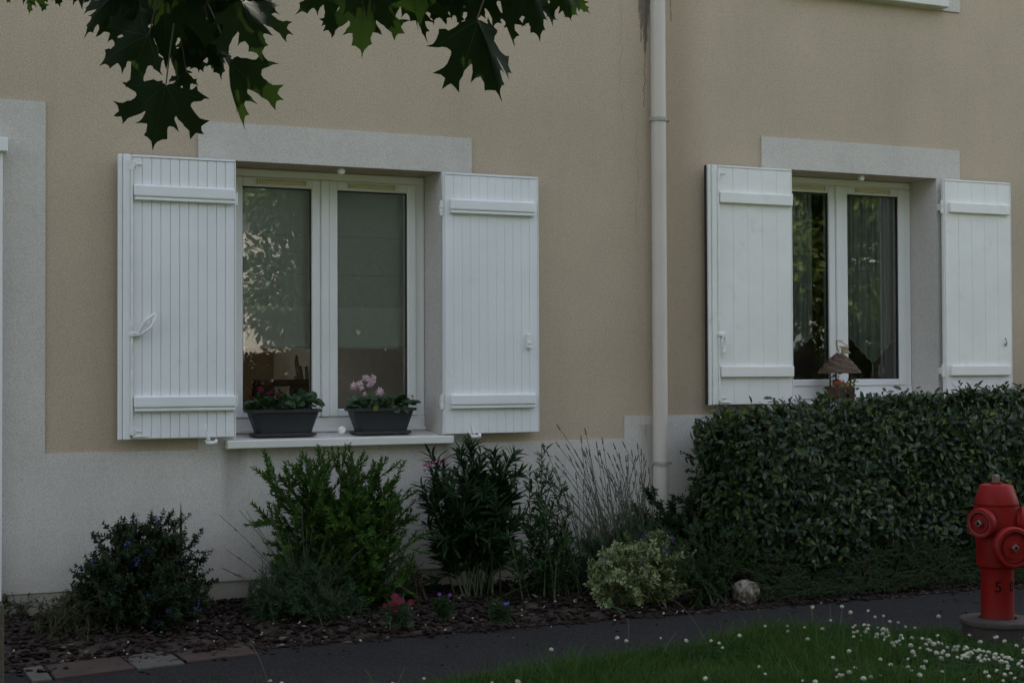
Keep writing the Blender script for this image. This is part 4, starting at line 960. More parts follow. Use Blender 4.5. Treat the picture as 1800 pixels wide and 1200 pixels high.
o = scatter('grass', GT, np.stack([X_, Y_, np.full(n, .008)], 1), frames(Dv, Nv), np.stack([rng.uniform(.0022, .0045, n), ln, ln], 1), L_grass, lawn); tag(o, kind='stuff')
# a coarser lawn farther out of the picture
n = 60000; X2 = rng.uniform(-3, 9, n); Y2 = rng.uniform(-7.5, -1.4, n); k = (Y2 < path_edge(X2)) & ~((X2 > .4) & (X2 < 6.6) & (Y2 > -3.6)); X2, Y2 = X2[k], Y2[k]; n = len(X2)
a = rng.uniform(0, 2*np.pi, n); Dv = np.stack([np.cos(a)*.5, np.sin(a)*.5, np.ones(n)], 1)
o = scatter('grass', GT, np.stack([X2, Y2, np.full(n, .008)], 1), frames(Dv, rng.normal(0, 1, (n, 3))), np.stack([rng.uniform(.004, .007, n), rng.uniform(.04, .07, n), rng.uniform(.04, .07, n)], 1), L_grass, lawn); tag(o, kind='stuff')
# tuft beside the hydrant and long seed stalks
n = 420; b = onZ(1640, 1122, .0); P = b+np.stack([rng.normal(0, .075, n), rng.normal(0, .05, n), np.full(n, .004)], 1); Dv = np.stack([rng.normal(0, .5, n), rng.normal(0, .5, n), np.ones(n)], 1); ln = rng.uniform(.03, .07, n)
o = scatter('grass_tuft', GT, P-b, frames(Dv, rng.normal(0, 1, (n, 3))), np.stack([np.full(n, .003), ln, ln], 1), L_grass); tag(o, 'small grass tuft growing through the asphalt left of the hydrant', 'grass', kind='stuff'); o.location = b
o = thing_at('grass_stalks', 'thin stray grass stalks leaning over the path edge', 'grass'); tag(o, kind='stuff')
st = []
for (x0, y0, x1, y1) in ((1250, 1150, 1180, 1050), (1180, 1070, 1225, 1130), (1105, 1120, 1103, 1085), (1275, 1130, 1290, 1090), (1320, 1125, 1300, 1080), (1345, 1120, 1372, 1085), (1160, 1160, 1190, 1110), (1430, 1110, 1424, 1066), (1475, 1110, 1480, 1066), (1460, 1110, 1458, 1060), (1400, 1112, 1385, 1075), (470, 1200, 440, 1130), (1010, 1165, 1030, 1130), (880, 1195, 900, 1160), (700, 1200, 712, 1172), (655, 1200, 640, 1175)):
    b = onZ(x0, y0, .02); t_ = onY(x1, y1, b[1]+.02); st.append(bez(b, [(b[0]*.6+t_[0]*.4), b[1], b[2]*.3+t_[2]*.7], t_, 6))
stems('stalks', st, [(.0016, .0009)]*len(st), M_lstem, o)
# clover: leaves and countable flower heads
clov = thing_at('clover_patch', 'patch of white clover in flower in front of the hydrant', 'clover')
fp = [(1335, 1172), (1345, 1184), (1411, 1196), (1433, 1198), (1085, 1121), (1101, 1126), (1161, 1121), (969, 1141), (1250, 1126), (1264, 1130), (1270, 1138), (1206, 1126), (1240, 1192), (1300, 1117), (1345, 1100), (1385, 1109), (1384, 1100), (1414, 1102), (1428, 1067), (1480, 1066), (1495, 1076), (1460, 1090), (1526, 1073), (1538, 1084), (1553, 1082), (1564, 1092), (1579, 1094), (1592, 1101), (1608, 1103), (1552, 1112), (1500, 1102), (1519, 1098), (1420, 1123), (1446, 1105), (1650, 1083), (1688, 1109), (1648, 1117), (1704, 1116), (1748, 1120), (1800, 1143), (495, 1200), (475, 1196), (745, 1192), (910, 1198), (865, 1200), (690, 1201)]
for _ in range(95):
    t = rng.random(); x = 1500+300*t; fp.append((x, 1096+66*t+abs(rng.normal(0, 13))-3))
for _ in range(40): fp.append((rng.uniform(1460, 1820), rng.uniform(1135, 1200)))
for _ in range(16): fp.append((rng.uniform(1700, 1860), rng.uniform(1115, 1180)))
HT = [], []
def head_mesh():
    V = []; F = []; m = 26
    for k in range(m):
        z = 1-1.75*(k+.5)/m; r_ = math.sqrt(max(0, 1-z*z)); a = k*2.4; d = np.array([r_*math.cos(a), r_*math.sin(a), z]); t1 = np.cross(d, [0.1, .2, 1]); t1 /= np.linalg.norm(t1); t2 = np.cross(d, t1)
        i = len(V); o_ = d*.45; V += [o_+t1*.26, o_+t2*.26, o_-t1*.26, o_-t2*.26, d*1.02+np.array([0, 0, .12])]; F += [(i, i+1, i+4), (i+1, i+2, i+4), (i+2, i+3, i+4), (i+3, i, i+4)]
    return V, F
hm = np_mesh('clover_flower', *head_mesh(), F_white); sts = []; cz = []
HY = np.array([4.58, -2.05])
for x, y in fp:
    hz = rng.uniform(.055, .10); p = onZ(x, y, hz)
    if np.hypot(*(p[:2]-HY)) < .19: continue
    q = link('flower', hm, None, clov); s_ = rng.uniform(.0065, .0125); q.matrix_basis = Matrix.Translation(p) @ Euler((rng.normal(0, .3), rng.normal(0, .3), rng.uniform(0, 6))).to_matrix().to_4x4() @ Matrix.Diagonal((s_, s_, s_*.85, 1))
    sts.append(bez([p[0]+rng.normal(0, .015), p[1]+rng.normal(0, .015), .005], [p[0], p[1], .04], p, 4)); cz.append(p)
stems('stems', sts, [(.0012, .001)]*len(sts), M_stem_g, clov)
cz = np.array(cz); n = 9000; c_ = cz[rng.integers(0, len(cz), n)]; P = c_+np.stack([rng.normal(0, .09, n), rng.normal(0, .09, n), np.zeros(n)], 1); P[:, 2] = rng.uniform(.02, .055, n)
k = (P[:, 1] < path_edge(P[:, 0])+.04) & (np.hypot(P[:, 0]-HY[0], P[:, 1]-HY[1]) > .18); P = P[k]; n = len(P)
P3 = np.repeat(P, 3, 0); a = np.repeat(rng.uniform(0, 6.28, n), 3)+np.tile([0, 2.09, 4.19], n); Dv = np.stack([np.cos(a), np.sin(a), np.full(3*n, .15)], 1)
scatter('clover_leaves', ([(0, 0, 0), (.42, .6, .05), (.25, 1, 0), (-.25, 1, 0), (-.42, .6, .05)], [(0, 1, 2), (0, 2, 3), (0, 3, 4)]), P3, frames(Dv, np.tile([0., 0, 1], (3*n, 1))+rng.normal(0, .2, (3*n, 3))), np.repeat(rng.uniform(.008, .014, n), 3), L_clov, clov)
recenter(clov, (4.2, -1.9, 0))
# mossy stake at the lower left corner
b = onY(0, 1120, -1.55); zt = float(onY(4, 1062, -1.55)[2]); xr_ = float(onY(8, 1120, -1.55)[0])
m_ = MB().tube([(0, 0, -.05), (0, 0, zt*.6), (.001, 0, zt)], [.032, .031, .029], 14); o = m_.build('post', M_stake, None, 50); tag(o, 'mossy brown wooden post cut by the left edge at the bottom corner', 'post'); o.location = (xr_-.032, -1.55, 0)

# ------------------------------------------------------------------ hydrant
M_red = simple('hydrant_red', (.21, .004, .005), .45, .12, 9, .25, 55, .0015, spec=.16, dark=(.11, .008, .008), dstops=[(.60, 0), (.72, .8)])
def worn_red():
    g = NG('worn_red_paint'); c = g.coord()
    col = g.mix(g.ramp(g.noise(c, 7, 5, .6), [(.3, 0), (.7, 1)]), (.175, .004, .005), (.235, .007, .007))
    chips = g.ramp(g.noise(c, 34, 6, .75), [(.655, 0), (.675, 1)])
    col = g.mix(g.math('MULTIPLY', chips, .85), col, (.055, .028, .020))
    sep = g.n('ShaderNodeSeparateXYZ', Vector=c)
    mp = g.n('ShaderNodeMapping', Vector=c); mp.inputs['Scale'].default_value = (26, 26, 3)
    run = g.ramp(g.noise(mp.outputs[0], 1, 4, .6), [(.52, 0), (.7, 1)]); col = g.mix(g.math('MULTIPLY', run, .35), col, (.07, .018, .014))
    foot = g.ramp(g.math('ADD', sep.outputs[2], g.math('MULTIPLY', g.noise(c, 30, 4), .06)), [(.135, 1), (.20, 0)]); col = g.mix(g.math('MULTIPLY', foot, .5), col, (.06, .03, .022))
    g.set(color=col, rough=g.ramp(g.noise(c, 12, 4), [(.3, .38), (.7, .62)]), spec=.2); g.bump(g.math('SUBTRACT', g.noise(c, 60, 4, .6), g.math('MULTIPLY', chips, .6)), .3, .0016); return g.m
M_red = worn_red()
M_iron = simple('rusty_iron', (.045, .034, .029), .8, .3, 22, .6, 70, .002, dark=(.035, .028, .024)); M_nut = simple('worn_nut', (.17, .13, .11), .6, .25, 40, .4, 80, metal=.5); M_ink = simple('stencil_black', (.006, .003, .003), .9, spec=.1, dark=(.09, .005, .006), scale=45, dstops=[(.54, 0), (.6, .8)])
hy = empty('fire_hydrant', (HY[0], HY[1], 0)); tag(hy, 'red fire hydrant with round outlet caps and stencilled number, standing by the path', 'fire hydrant')
MB().lathe([(0, 0), (.150, 0), (.152, .05), (.150, .082), (.160, .086), (.162, .098), (.158, .108), (.120, .112), (.082, .112), (.080, .100), (0, .100)], 48).build('base_ring', M_iron, hy, 35)
MB().lathe([(0, .1005), (.0705, .1005), (.0700, .15), (.0695, .322), (.0725, .330), (0, .330)], 40).build('barrel', M_red, hy, 35)
MB().lathe([(0, .3305), (.076, .3305), (.0845, .338), (.087, .352), (.0885, .42), (.0925, .50), (.0950, .560), (.0960, .598), (.090, .6005), (0, .6005)], 40).build('body', M_red, hy, 35)
MB().lathe([(0, .6015), (.0925, .6015), (.0945, .606), (.0945, .612), (.0715, .683), (.066, .6905), (.055, .6925), (0, .6925)], 40).build('cap', M_red, hy, 30)
MB().lathe([(.024, .693), (.024, .7005), (0, .7005)], 24).build('washer', M_red, hy)
nb = MB(); nb.lathe([(.0185, .701), (.0175, .728), (.0125, .735), (0, .735)], 5); nb.build('operating_nut', M_nut, hy)
def outlet(ang, z, r_, L, lab):
    M_ = Matrix.Translation((0, 0, z)) @ Matrix.Rotation(R(ang), 4, 'Z') @ Matrix.Rotation(R(90), 4, 'Y')
    oo = MB().lathe([(r_*.62, .055), (r_*.66, L-.055), (r_*.80, L-.050), (r_*.84, L-.040), (0, L-.040)], 36, M_).build('outlet', M_red, hy, 35); oo['label'] = lab
    MB().lathe([(0, L-.039), (r_*.90, L-.039), (r_, L-.030), (r_*1.0, L-.006), (r_*.93, L+.001), (r_*.76, L+.001), (r_*.72, L-.006), (r_*.70, L-.014), (r_*.60, L-.015), (r_*.57, L-.010), (r_*.30, L-.009), (r_*.27, L-.005), (0, L-.005)], 44, M_).build('outlet_cap', M_red, oo, 30)
    MB().lathe([(r_*.745, L-.0035), (r_*.775, L+.0013), (r_*.745, L+.0015), (r_*.725, L-.0035)], 40, M_).build('cap_ring', M_nut if r_ < .07 else M_ink, oo, 30)
    b = MB(); b.box(-.0125, .0125, -.0125, .0125, 0, .016, .003)
    nut = b.mesh('nut'); nut.transform(M_ @ Matrix.Translation((0, 0, L-.0048)) @ Matrix.Rotation(R(45), 4, 'Z')); link('nut', nut, M_nut, oo)
    hl = MB().lathe([(0, 0), (.007, 0), (.007, .0008), (0, .0008)], 14, M_ @ Matrix.Translation((0, 0, L+.0115))).build('nut_socket', M_ink, oo)
outlet(196, .530, .066, .135, 'smaller round outlet on the left')
outlet(257, .432, .088, .150, 'large round outlet in the middle')
outlet(318, .530, .066, .135, 'round outlet at the right')
def stencil(ch, ang, z, h):
    cu = bpy.data.curves.new('t', 'FONT'); cu.body = ch; cu.size = h*1.35; cu.align_x = 'CENTER'; cu.extrude = 0; cu.offset = .0007
    to = bpy.data.objects.new('t', cu); COL.objects.link(to); dg = bpy.context.evaluated_depsgraph_get(); dg.update(); me = bpy.data.meshes.new_from_object(to.evaluated_get(dg)); bpy.data.objects.remove(to)
    bm = bmesh.new(); bm.from_mesh(me)
    # stencil bridges: cut a narrow gap through the digit
    for xg in (0,):
        bmesh.ops.bisect_plane(bm, geom=bm.verts[:]+bm.edges[:]+bm.faces[:], plane_co=(xg-.0012, 0, 0), plane_no=(1, 0, 0)); bmesh.ops.bisect_plane(bm, geom=bm.verts[:]+bm.edges[:]+bm.faces[:], plane_co=(xg+.0012, 0, 0), plane_no=(1, 0, 0))
        bmesh.ops.delete(bm, geom=[f_ for f_ in bm.faces if abs(f_.calc_center_median().x-xg) < .0011], context='FACES')
    for k in range(-8, 9): bmesh.ops.bisect_plane(bm, geom=bm.verts[:]+bm.edges[:]+bm.faces[:], plane_co=(k*.004+.0003, 0, 0), plane_no=(1, 0, 0))
    for v_ in bm.verts:
        th = R(ang)+v_.co.x/.0705; v_.co = Vector((.0708*math.cos(th), .0708*math.sin(th), z+v_.co.y))
    bm.to_mesh(me); bm.free(); o = link('number', me, M_ink, hy); return o
stencil('5', 231, .232, .048); stencil('0', 286, .232, .048)

# ------------------------------------------------------------------ window boxes
def window_box(pxc, wtop, z, y0, label, seed):
    cx_ = float(onY(pxc, 745, .07)[0]); o = empty('window_box', (cx_, y0+.075, z)); tag(o, label, 'flower box', 'flower boxes on the left window sill')
    def rr(w_, d_, k=.02): 
        return [(-w_/2+k, -d_/2), (w_/2-k, -d_/2), (w_/2-k*.3, -d_/2+k*.3), (w_/2, -d_/2+k), (w_/2, d_/2-k), (w_/2-k, d_/2), (-w_/2+k, d_/2), (-w_/2, d_/2-k), (-w_/2, -d_/2+k), (-w_/2+k*.3, -d_/2+k*.3)]
    def loft(levels):
        b = bmesh.new(); R_ = [[b.verts.new((x, y, zz)) for x, y in rr(w_, d_)] for w_, d_, zz in levels]
        for A, B_ in zip(R_[:-1], R_[1:]):
            for k in range(len(A)): b.faces.new((A[k], A[(k+1) % len(A)], B_[(k+1) % len(A)], B_[k]))
        b.faces.new(R_[0][::-1]); b.faces.new(R_[-1]); bmesh.ops.recalc_face_normals(b, faces=b.faces[:]); m_ = MB(); m_.add(b); return m_
    w_ = wtop
    loft([(w_*.80, .115, .0), (w_*.86, .125, .004), (w_*.86, .125, .016), (w_*.83, .118, .0165)]).build('saucer', M_pot, o)
    loft([(w_*.74, .095, .0168), (w_*.92, .132, .118), (w_, .15, .119), (w_, .15, .132), (w_*.96, .142, .134), (w_*.95, .135, .120)]).build('trough', M_pot, o)
    MB().box(-w_*.44, w_*.44, -.058, .058, .1215, .128, .003).build('soil', M_soil, o)
    return o, cx_
oval_pot = oval(.85, .05, .12, .35, .75)
def pot_leaves(o, ex, n, ll, h, seed, parts):
    r2 = np.random.default_rng(seed); P = []; D = []; N = []
    for k in range(n):
        x = r2.uniform(-ex, ex); y = r2.uniform(-.06, .05); zz = .135+h*r2.beta(1.4, 1.3)*(1-.5*(abs(x)/ex)**3); P.append((x, y, zz)); d = np.array([x/ex*.9+r2.normal(0, .6), -.5+r2.normal(0, .5), r2.normal(.1, .4)]); D.append(d); N.append(np.array([0, -.5, 1])+r2.normal(0, .35, 3))
    P, D, N = map(np.array, (P, D, N)); me = np_mesh('leaf', *map(np.asarray, oval_pot), L_pot, True); M = frames(D, N)
    for k in range(n):
        l_ = link('leaf', me, None, o); s_ = ll*r2.uniform(.7, 1.2); l_.matrix_basis = Matrix([list(M[k][r_]*s_)+[P[k][r_]] for r_ in range(3)]+[[0, 0, 0, 1]])
    st = [bez((p[0]*.7, 0, .12), (p[0]*.85, p[1]*.5, (p[2]+.14)/2), p, 4) for p in P[::2]]; stems('stems', st, [(.0016, .001)]*len(st), M_stem_g, o)
def petal_flower(o, p, r_, mat, layers=2, npet=9, seed=0, wd=.42, nrm=None):
    r2 = np.random.default_rng(seed); nrm = np.array(nrm if nrm is not None else [r2.normal(0, .35), -.85, .35+r2.normal(0, .3)]); nrm = nrm/np.linalg.norm(nrm); x_ = np.cross(nrm, [0, 0, 1.]); x_ /= np.linalg.norm(x_); y_ = np.cross(nrm, x_); V = []; F = []; p = np.asarray(p, float)
    for l in range(layers):
        R_ = r_*(1-.33*l)
        for q in range(npet-l):
            a = (q+.5*l)/(npet-l)*6.283+r2.uniform(-.15, .15); d = x_*math.cos(a)+y_*math.sin(a); s_ = np.cross(nrm, d); i0 = len(V); L_ = R_*r2.uniform(.85, 1.1); c_ = p+nrm*.004*l
            V += [c_, c_+d*L_*.55+s_*L_*wd*.5+nrm*.004, c_+d*L_+s_*L_*wd*.22+nrm*(.002-.004*(1-l)), c_+d*L_-s_*L_*wd*.22+nrm*(.002-.004*(1-l)), c_+d*L_*.55-s_*L_*wd*.5+nrm*.004]; F += [(i0, i0+1, i0+2), (i0, i0+2, i0+3), (i0, i0+3, i0+4)]
    return link('flower', np_mesh('flower', V, F, mat), None, o)
zs_ = .876
o, cx1 = window_box(499, .372, zs_, .012, 'charcoal window box with dark leaves and a few crimson flowers, left of the pair', 1)
pot_leaves(o, .165, 135, .048, .075, 11, 0)
def loc_of(px, py, o, y): p = onY(px, py, y); return p-np.array(o.location)
for k, (x, y, r_) in enumerate(((458, 684, .020), (473, 691, .014), (489, 693, .017), (481, 688, .013))): petal_flower(o, loc_of(x, y, o, .035), r_, F_crim, 2, 8, k)
pl_o = MB().tube([(.13, -.075, .162), (.155, -.078, .148), (.172, -.074, .142)], [.002, .0035, .002], 6).build('plant_tag', M_hw, o)
o, cx2 = window_box(671, .352, zs_, .012, 'charcoal window box with pale pink flowers, right of the pair', 2)
pot_leaves(o, .155, 120, .044, .06, 12, 0)
for k, (x, y, r_) in enumerate(((622, 678, .023), (632, 674, .020), (643, 664, .021), (652, 670, .026), (657, 664, .020), (668, 688, .023), (641, 692, .012), (635, 682, .016), (650, 676, .018))):
    petal_flower(o, loc_of(x, y, o, .03), r_, F_pink, 3, 9, 40+k)
for k, (x, y) in enumerate(((725, 696), (706, 698))): petal_flower(o, loc_of(x, y, o, .03), .010, F_yel, 2, 6, 60+k)
q = link('yellowing_leaf', np_mesh('yl', *map(np.asarray, oval_pot), L_yel, True), None, o); p = loc_of(660, 712, o, .0); q.matrix_basis = Matrix.Translation(p) @ Matrix.Rotation(R(90), 4, 'X') @ Matrix.Rotation(R(180), 4, 'Z') @ Matrix.Scale(.035, 4)

# ------------------------------------------------------------------ wicker well on the right sill
M_wick = simple('wicker', (.13, .085, .058), .85, .35, 60, .5, 120, .002, dark=(.05, .035, .025)); M_wick2 = simple('willow_stick', (.07, .035, .022), .8, .3, 60); M_raf = simple('raffia', (.42, .32, .19), .8, .2, 60)
b = onY(1476, 704, .075); o = empty('wicker_ornament', (float(b[0]), .075, 1.003)); o.scale = (1.06, 1.06, 1.13); tag(o, 'small wicker basket ornament with a conical roof, raffia bow and fruit on the sill', 'ornament')
m_ = MB()
for k in range(9):
    z_ = .008+k*.0085; r_ = .072+.004*k/9; pts = [(r_*math.cos(a)*(1+.02*math.sin(a*14+k*3.1)), r_*math.sin(a)*(1+.02*math.sin(a*14+k*3.1)), z_+.0015*math.sin(a*3+k)) for a in np.linspace(0, 6.2832, 42)]; m_.tube(pts, .0046, 5, False)
m_.lathe([(0, 0), (.07, 0), (.066, .006), (0, .006)], 20); m_.build('basket', M_wick, o, 50)
m_ = MB()
for k in range(26):
    a = k/26*6.283; m_.tube([(.078*math.cos(a), .078*math.sin(a), .0), (.081*math.cos(a+.05), .081*math.sin(a+.05), .078)], .0042, 5)
m_.build('sticks', M_wick2, o, 50)
for a in (-.5, 1.9, 3.75, 5.3): MB().tube([(.060*math.cos(a), .060*math.sin(a), .03), (.063*math.cos(a), .063*math.sin(a), .172)], .0048, 6).build('post', M_wick2, o, 50)
m_ = MB()
for k in range(13):
    t = k/12; z_ = .155+.095*t**.95; r_ = .098*(1-t)**.85+.016; pts = [(r_*math.cos(a)*(1+.03*math.sin(a*11+k*2.3)), r_*math.sin(a)*(1+.03*math.sin(a*11+k*2.3)), z_+.002*math.sin(a*5+k*1.7)) for a in np.linspace(0, 6.2832, 44)]; m_.tube(pts, .0056, 5, False)
m_.lathe([(.094, .150), (.015, .248), (0, .252)], 20); rf = m_.build('roof', M_wick, o, 50)
m_ = MB()
for k in range(5): m_.tube(bez((0, 0, .250), (-.03-.01*k, -.02, .30+.01*k), (-.036+.012*k, -.018, .318), 6), .0022, 5)
m_.tube(bez((-.036, -.018, .322), (-.01, -.03, .315), (.05, -.02, .290), 8), .0026, 5)
for k in range(7):
    pts = [(.028*math.sin(t*6.283)*(.8+.1*k)+.022, -.02-.006*math.cos(t*6.28+k), .272+.018*math.cos(t*6.283+k*.3)) for t in np.linspace(0, 1, 14)]; m_.tube(pts, .0018, 4, False)
m_.tube(bez((-.01, -.015, .275), (-.03, -.03, .262), (-.022, -.03, .245), 5), .0025, 5).build('bow', M_raf, o, 50)
for (x, y, z_, s_, c_) in ((-.040, -.035, .098, .026, (.33, .055, .02)), (-.018, -.045, .088, .014, (.45, .12, .03)), (.012, -.05, .088, .015, (.42, .27, .06)), (.002, -.03, .095, .014, (.30, .20, .10)), (-.03, -.055, .082, .018, (.03, .12, .04)), (.03, -.03, .09, .016, (.14, .06, .03))):
    m_ = MB().lathe([(0, -s_*.8), (s_*.6, -s_*.6), (s_, -s_*.1), (s_*.85, s_*.5), (s_*.3, s_*.75), (0, s_*.7)], 16, Matrix.Translation((x, y, z_))); m_.build('fruit', simple('fruit_skin_%d' % int(x*1000+100), c_, .5, .2, 40), o, 60)
n = 60; Pq = np.concatenate([np.array([-.058, -.03, .118])+rng.normal(0, .014, (n//3, 3)), np.array([.045, -.04, .10])+rng.normal(0, .019, (n-n//3, 3))]); me = np_mesh('leaf', *map(np.asarray, oval(.55)), leafmat('ornament_leaf', [(.05, .14, .04), (.16, .22, .03)], .5), True); Mq = frames(rng.normal(0, 1, (n, 3))+[0, -.5, .3], rng.normal(0, .6, (n, 3))+[0, -1, .6])
for k in range(n):
    l_ = link('leaf', me, None, o); s_ = rng.uniform(.014, .026); l_.matrix_basis = Matrix([list(Mq[k][r_]*s_)+[Pq[k][r_]] for r_ in range(3)]+[[0, 0, 0, 1]])

# ------------------------------------------------------------------ maple in front
def maple_template(seed=0):
    half = [(0, 1.0), (.045, .86), (.175, .80), (.145, .71), (.165, .62), (.32, .65), (.25, .55), (.215, .47), (.225, .44), (.33, .50), (.44, .58), (.50, .70), (.55, .58), (.665, .575), (.60, .485), (.72, .36), (.56, .36), (.47, .29), (.40, .21), (.44, .14), (.53, .10), (.66, .035), (.52, .005), (.44, -.10), (.35, -.015), (.20, -.035), (.07, -.045), (.015, .0)]
    pts = half+[(-x, y) for x, y in half[::-1] if x > 0]
    # concave scallops between neighbouring points
    out = []
    for i, p in enumerate(pts):
        q = pts[(i+1) % len(pts)]; out.append(p); m = ((p[0]+q[0])/2, (p[1]+q[1])/2); c = (0, .32); d = (c[0]-m[0], c[1]-m[1]); l = math.hypot(*d)+1e-6; L_ = math.hypot(p[0]-q[0], p[1]-q[1]); out.append((m[0]+d[0]/l*L_*.10, m[1]+d[1]/l*L_*.10))
    return out
MOUT = maple_template()
def maple_mesh(fold, droop, curl, rs):
    bm = bmesh.new(); vs = [bm.verts.new((x+rs.uniform(-.012, .012), y+rs.uniform(-.012, .012), 0)) for x, y in MOUT]; f_ = bm.faces.new(vs)
    bmesh.ops.triangulate(bm, faces=[f_])
    for k in (-.4, -.2, 0, .2, .4): bmesh.ops.bisect_plane(bm, geom=bm.verts[:]+bm.edges[:]+bm.faces[:], plane_co=(k, 0, 0), plane_no=(1, 0, 0))
    for k in (.2, .45, .7): bmesh.ops.bisect_plane(bm, geom=bm.verts[:]+bm.edges[:]+bm.faces[:], plane_co=(0, k, 0), plane_no=(0, 1, 0))
    # veins as thin raised strips
    for tx, ty in ((0, .92), (.47, .62), (-.47, .62), (.55, .08), (-.55, .08)):
        d = Vector((tx, ty-.02, 0)).normalized(); s_ = Vector((-d.y, d.x, 0))*.006; n_ = 6; pr = None
        for k in range(n_+1):
            c_ = Vector((0, .02, 0)).lerp(Vector((tx, ty, 0)), k/n_); a_ = bm.verts.new(c_+s_*(1-.7*k/n_)+Vector((0, 0, .004))); b_ = bm.verts.new(c_-s_*(1-.7*k/n_)+Vector((0, 0, .004)))
            if pr: f2 = bm.faces.new((pr[0], a_, b_, pr[1])); f2.material_index = 1
            pr = (a_, b_)
    bm.normal_update()
    for v_ in bm.verts:
        x, y = v_.co.x, v_.co.y; r2_ = x*x+(y-.2)**2
        th = fold*abs(x)
        v_.co.z += -droop*y*y-curl*r2_+.03*math.sin(x*9+y*5)
        if fold: s_ = 1 if x > 0 else -1; zx = abs(x); v_.co.x = s_*zx*math.cos(fold); v_.co.z -= zx*math.sin(fold)
    me = bpy.data.meshes.new('maple_leaf'); bm.to_mesh(me); bm.free(); me.materials.append(L_maple); me.materials.append(M_vein); me.shade_smooth(); return me
M_vein = simple('leaf_vein', (.012, .024, .009), .8)
tree = empty('maple_tree', (-1.6, -5.2, 0)); tag(tree, 'maple tree whose dark pointed leaves hang into the top of the view', 'tree')
TL = np.array([-1.6, -5.2, 0.])
def tl(p): return np.asarray(p, float)-TL
MB().tube([(0, 0, -.1), (.02, 0, .6), (.05, .02, 1.5), (.03, 0, 2.4), (0, -.05, 3.6), (.05, -.1, 5), (.3, 0, 8)], [.20, .15, .13, .12, .10, .08, .03], 14).build('trunk', M_bark, tree, 60)
br = [bez((.03, 0, 2.2), (.9, .1, 2.6), tl((.6, -4.9, 2.35)), 8), bez((.03, 0, 2.5), (1.4, .3, 3.2), tl((1.9, -5.0, 2.45)), 8), bez((.03, 0, 2.9), (1.4, -.6, 3.6), tl((2.4, -6.2, 3.3)), 8), bez((0, 0, 3.2), (-1.0, .6, 3.9), tl((-2.6, -4.2, 4.0)), 8), bez((0, 0, 3.0), (.8, 1.0, 3.9), tl((.3, -3.4, 3.8)), 8)]
for b_ in br: MB().tube([Vector(p) for p in b_], list(np.linspace(.06, .010, 8)), 8).build('branch', M_bark, tree, 60)
hubs = [atD(300, -110, 2.62), atD(640, -120, 2.6), atD(900, -110, 2.65), atD(60, -120, 2.7)]
for h_ in hubs:
    e_ = tl(h_); s_ = min([b_[-1] for b_ in br[:2]], key=lambda q: np.linalg.norm(q-e_))
    MB().tube([Vector(p) for p in bez(s_, (s_+e_)/2+[0, 0, .08], e_, 7)], list(np.linspace(.010, .003, 7)), 6).build('twig', M_bark, tree, 60)
rs = random.Random(3)
ML = [  # px, py of the leaf base, length px, tip direction (deg, 0 right / 90 up), yaw tilt, pitch tilt, fold, hub, dist
 (262, 62, 118, 200, 12, -15, .15, 0, 2.60), (292, 148, 122, -100, -8, 18, .22, 0, 2.56), (205, -8, 92, 225, 30, 10, .3, 0, 2.66), (300, 92, 80, -60, 40, 20, .5, 0, 2.7),
 (405, 104, 122, -82, 38, 12, .75, 0, 2.63), (425, 2, 112, -72, -12, 25, .35, 0, 2.60), (440, -10, 60, -35, 20, 15, .3, 0, 2.72), (345, 30, 105, -120, 18, -10, .3, 0, 2.67), (300, -20, 135, -95, 5, 14, .2, 0, 2.64), (240, -20, 110, -130, -18, 8, .3, 0, 2.69), (380, -25, 110, -85, 16, 20, .3, 0, 2.70), (372, 60, 80, -75, -40, 10, .6, 0, 2.69), (328, 128, 50, -130, 30, 10, .3, 0, 2.68),
 (60, -22, 46, -110, 20, 10, .4, 3, 2.62), (95, -28, 42, -75, -20, 10, .4, 3, 2.66), (8, -25, 34, -120, 10, 10, .3, 3, 2.7), (150, -28, 34, -80, 10, 10, .3, 3, 2.8),
 (640, -12, 112, -92, 4, 12, .10, 1, 2.58), (590, -30, 90, 215, 14, 4, .3, 1, 2.63), (728, -18, 90, -84, 50, 10, .6, 1, 2.66), (770, -20, 62, -100, 25, 10, .4, 1, 2.7), (700, -30, 80, -60, -10, 10, .3, 1, 2.7), (795, -20, 70, -85, 40, 0, .6, 1, 2.72),
 (838, 34, 150, -72, -28, 6, .72, 2, 2.55), (880, -20, 105, -86, 50, 0, .8, 2, 2.66), (930, -25, 95, -75, -25, 10, .5, 2, 2.64), (850, -25, 80, -110, 10, 14, .3, 2, 2.7), (985, -22, 62, -70, -20, 10, .5, 2, 2.68), (1005, -10, 45, -50, 30, 10, .4, 2, 2.74), (955, -25, 55, -95, 20, 10, .4, 2, 2.74), (830, -20, 60, -85, 20, 10, .4, 2, 2.76)]
for _ in range(40):
    ML.append((rs.uniform(120, 450), rs.uniform(-200, -90), rs.uniform(80, 130), rs.uniform(-140, -40), rs.uniform(-40, 40), rs.uniform(-30, 40), rs.uniform(.1, .6), 0, rs.uniform(2.5, 2.9)))
for _ in range(40):
    ML.append((rs.uniform(570, 990), rs.uniform(-210, -110), rs.uniform(70, 110), rs.uniform(-140, -40), rs.uniform(-40, 40), rs.uniform(-30, 40), rs.uniform(.1, .6), 1, rs.uniform(2.5, 2.9)))
pet = []
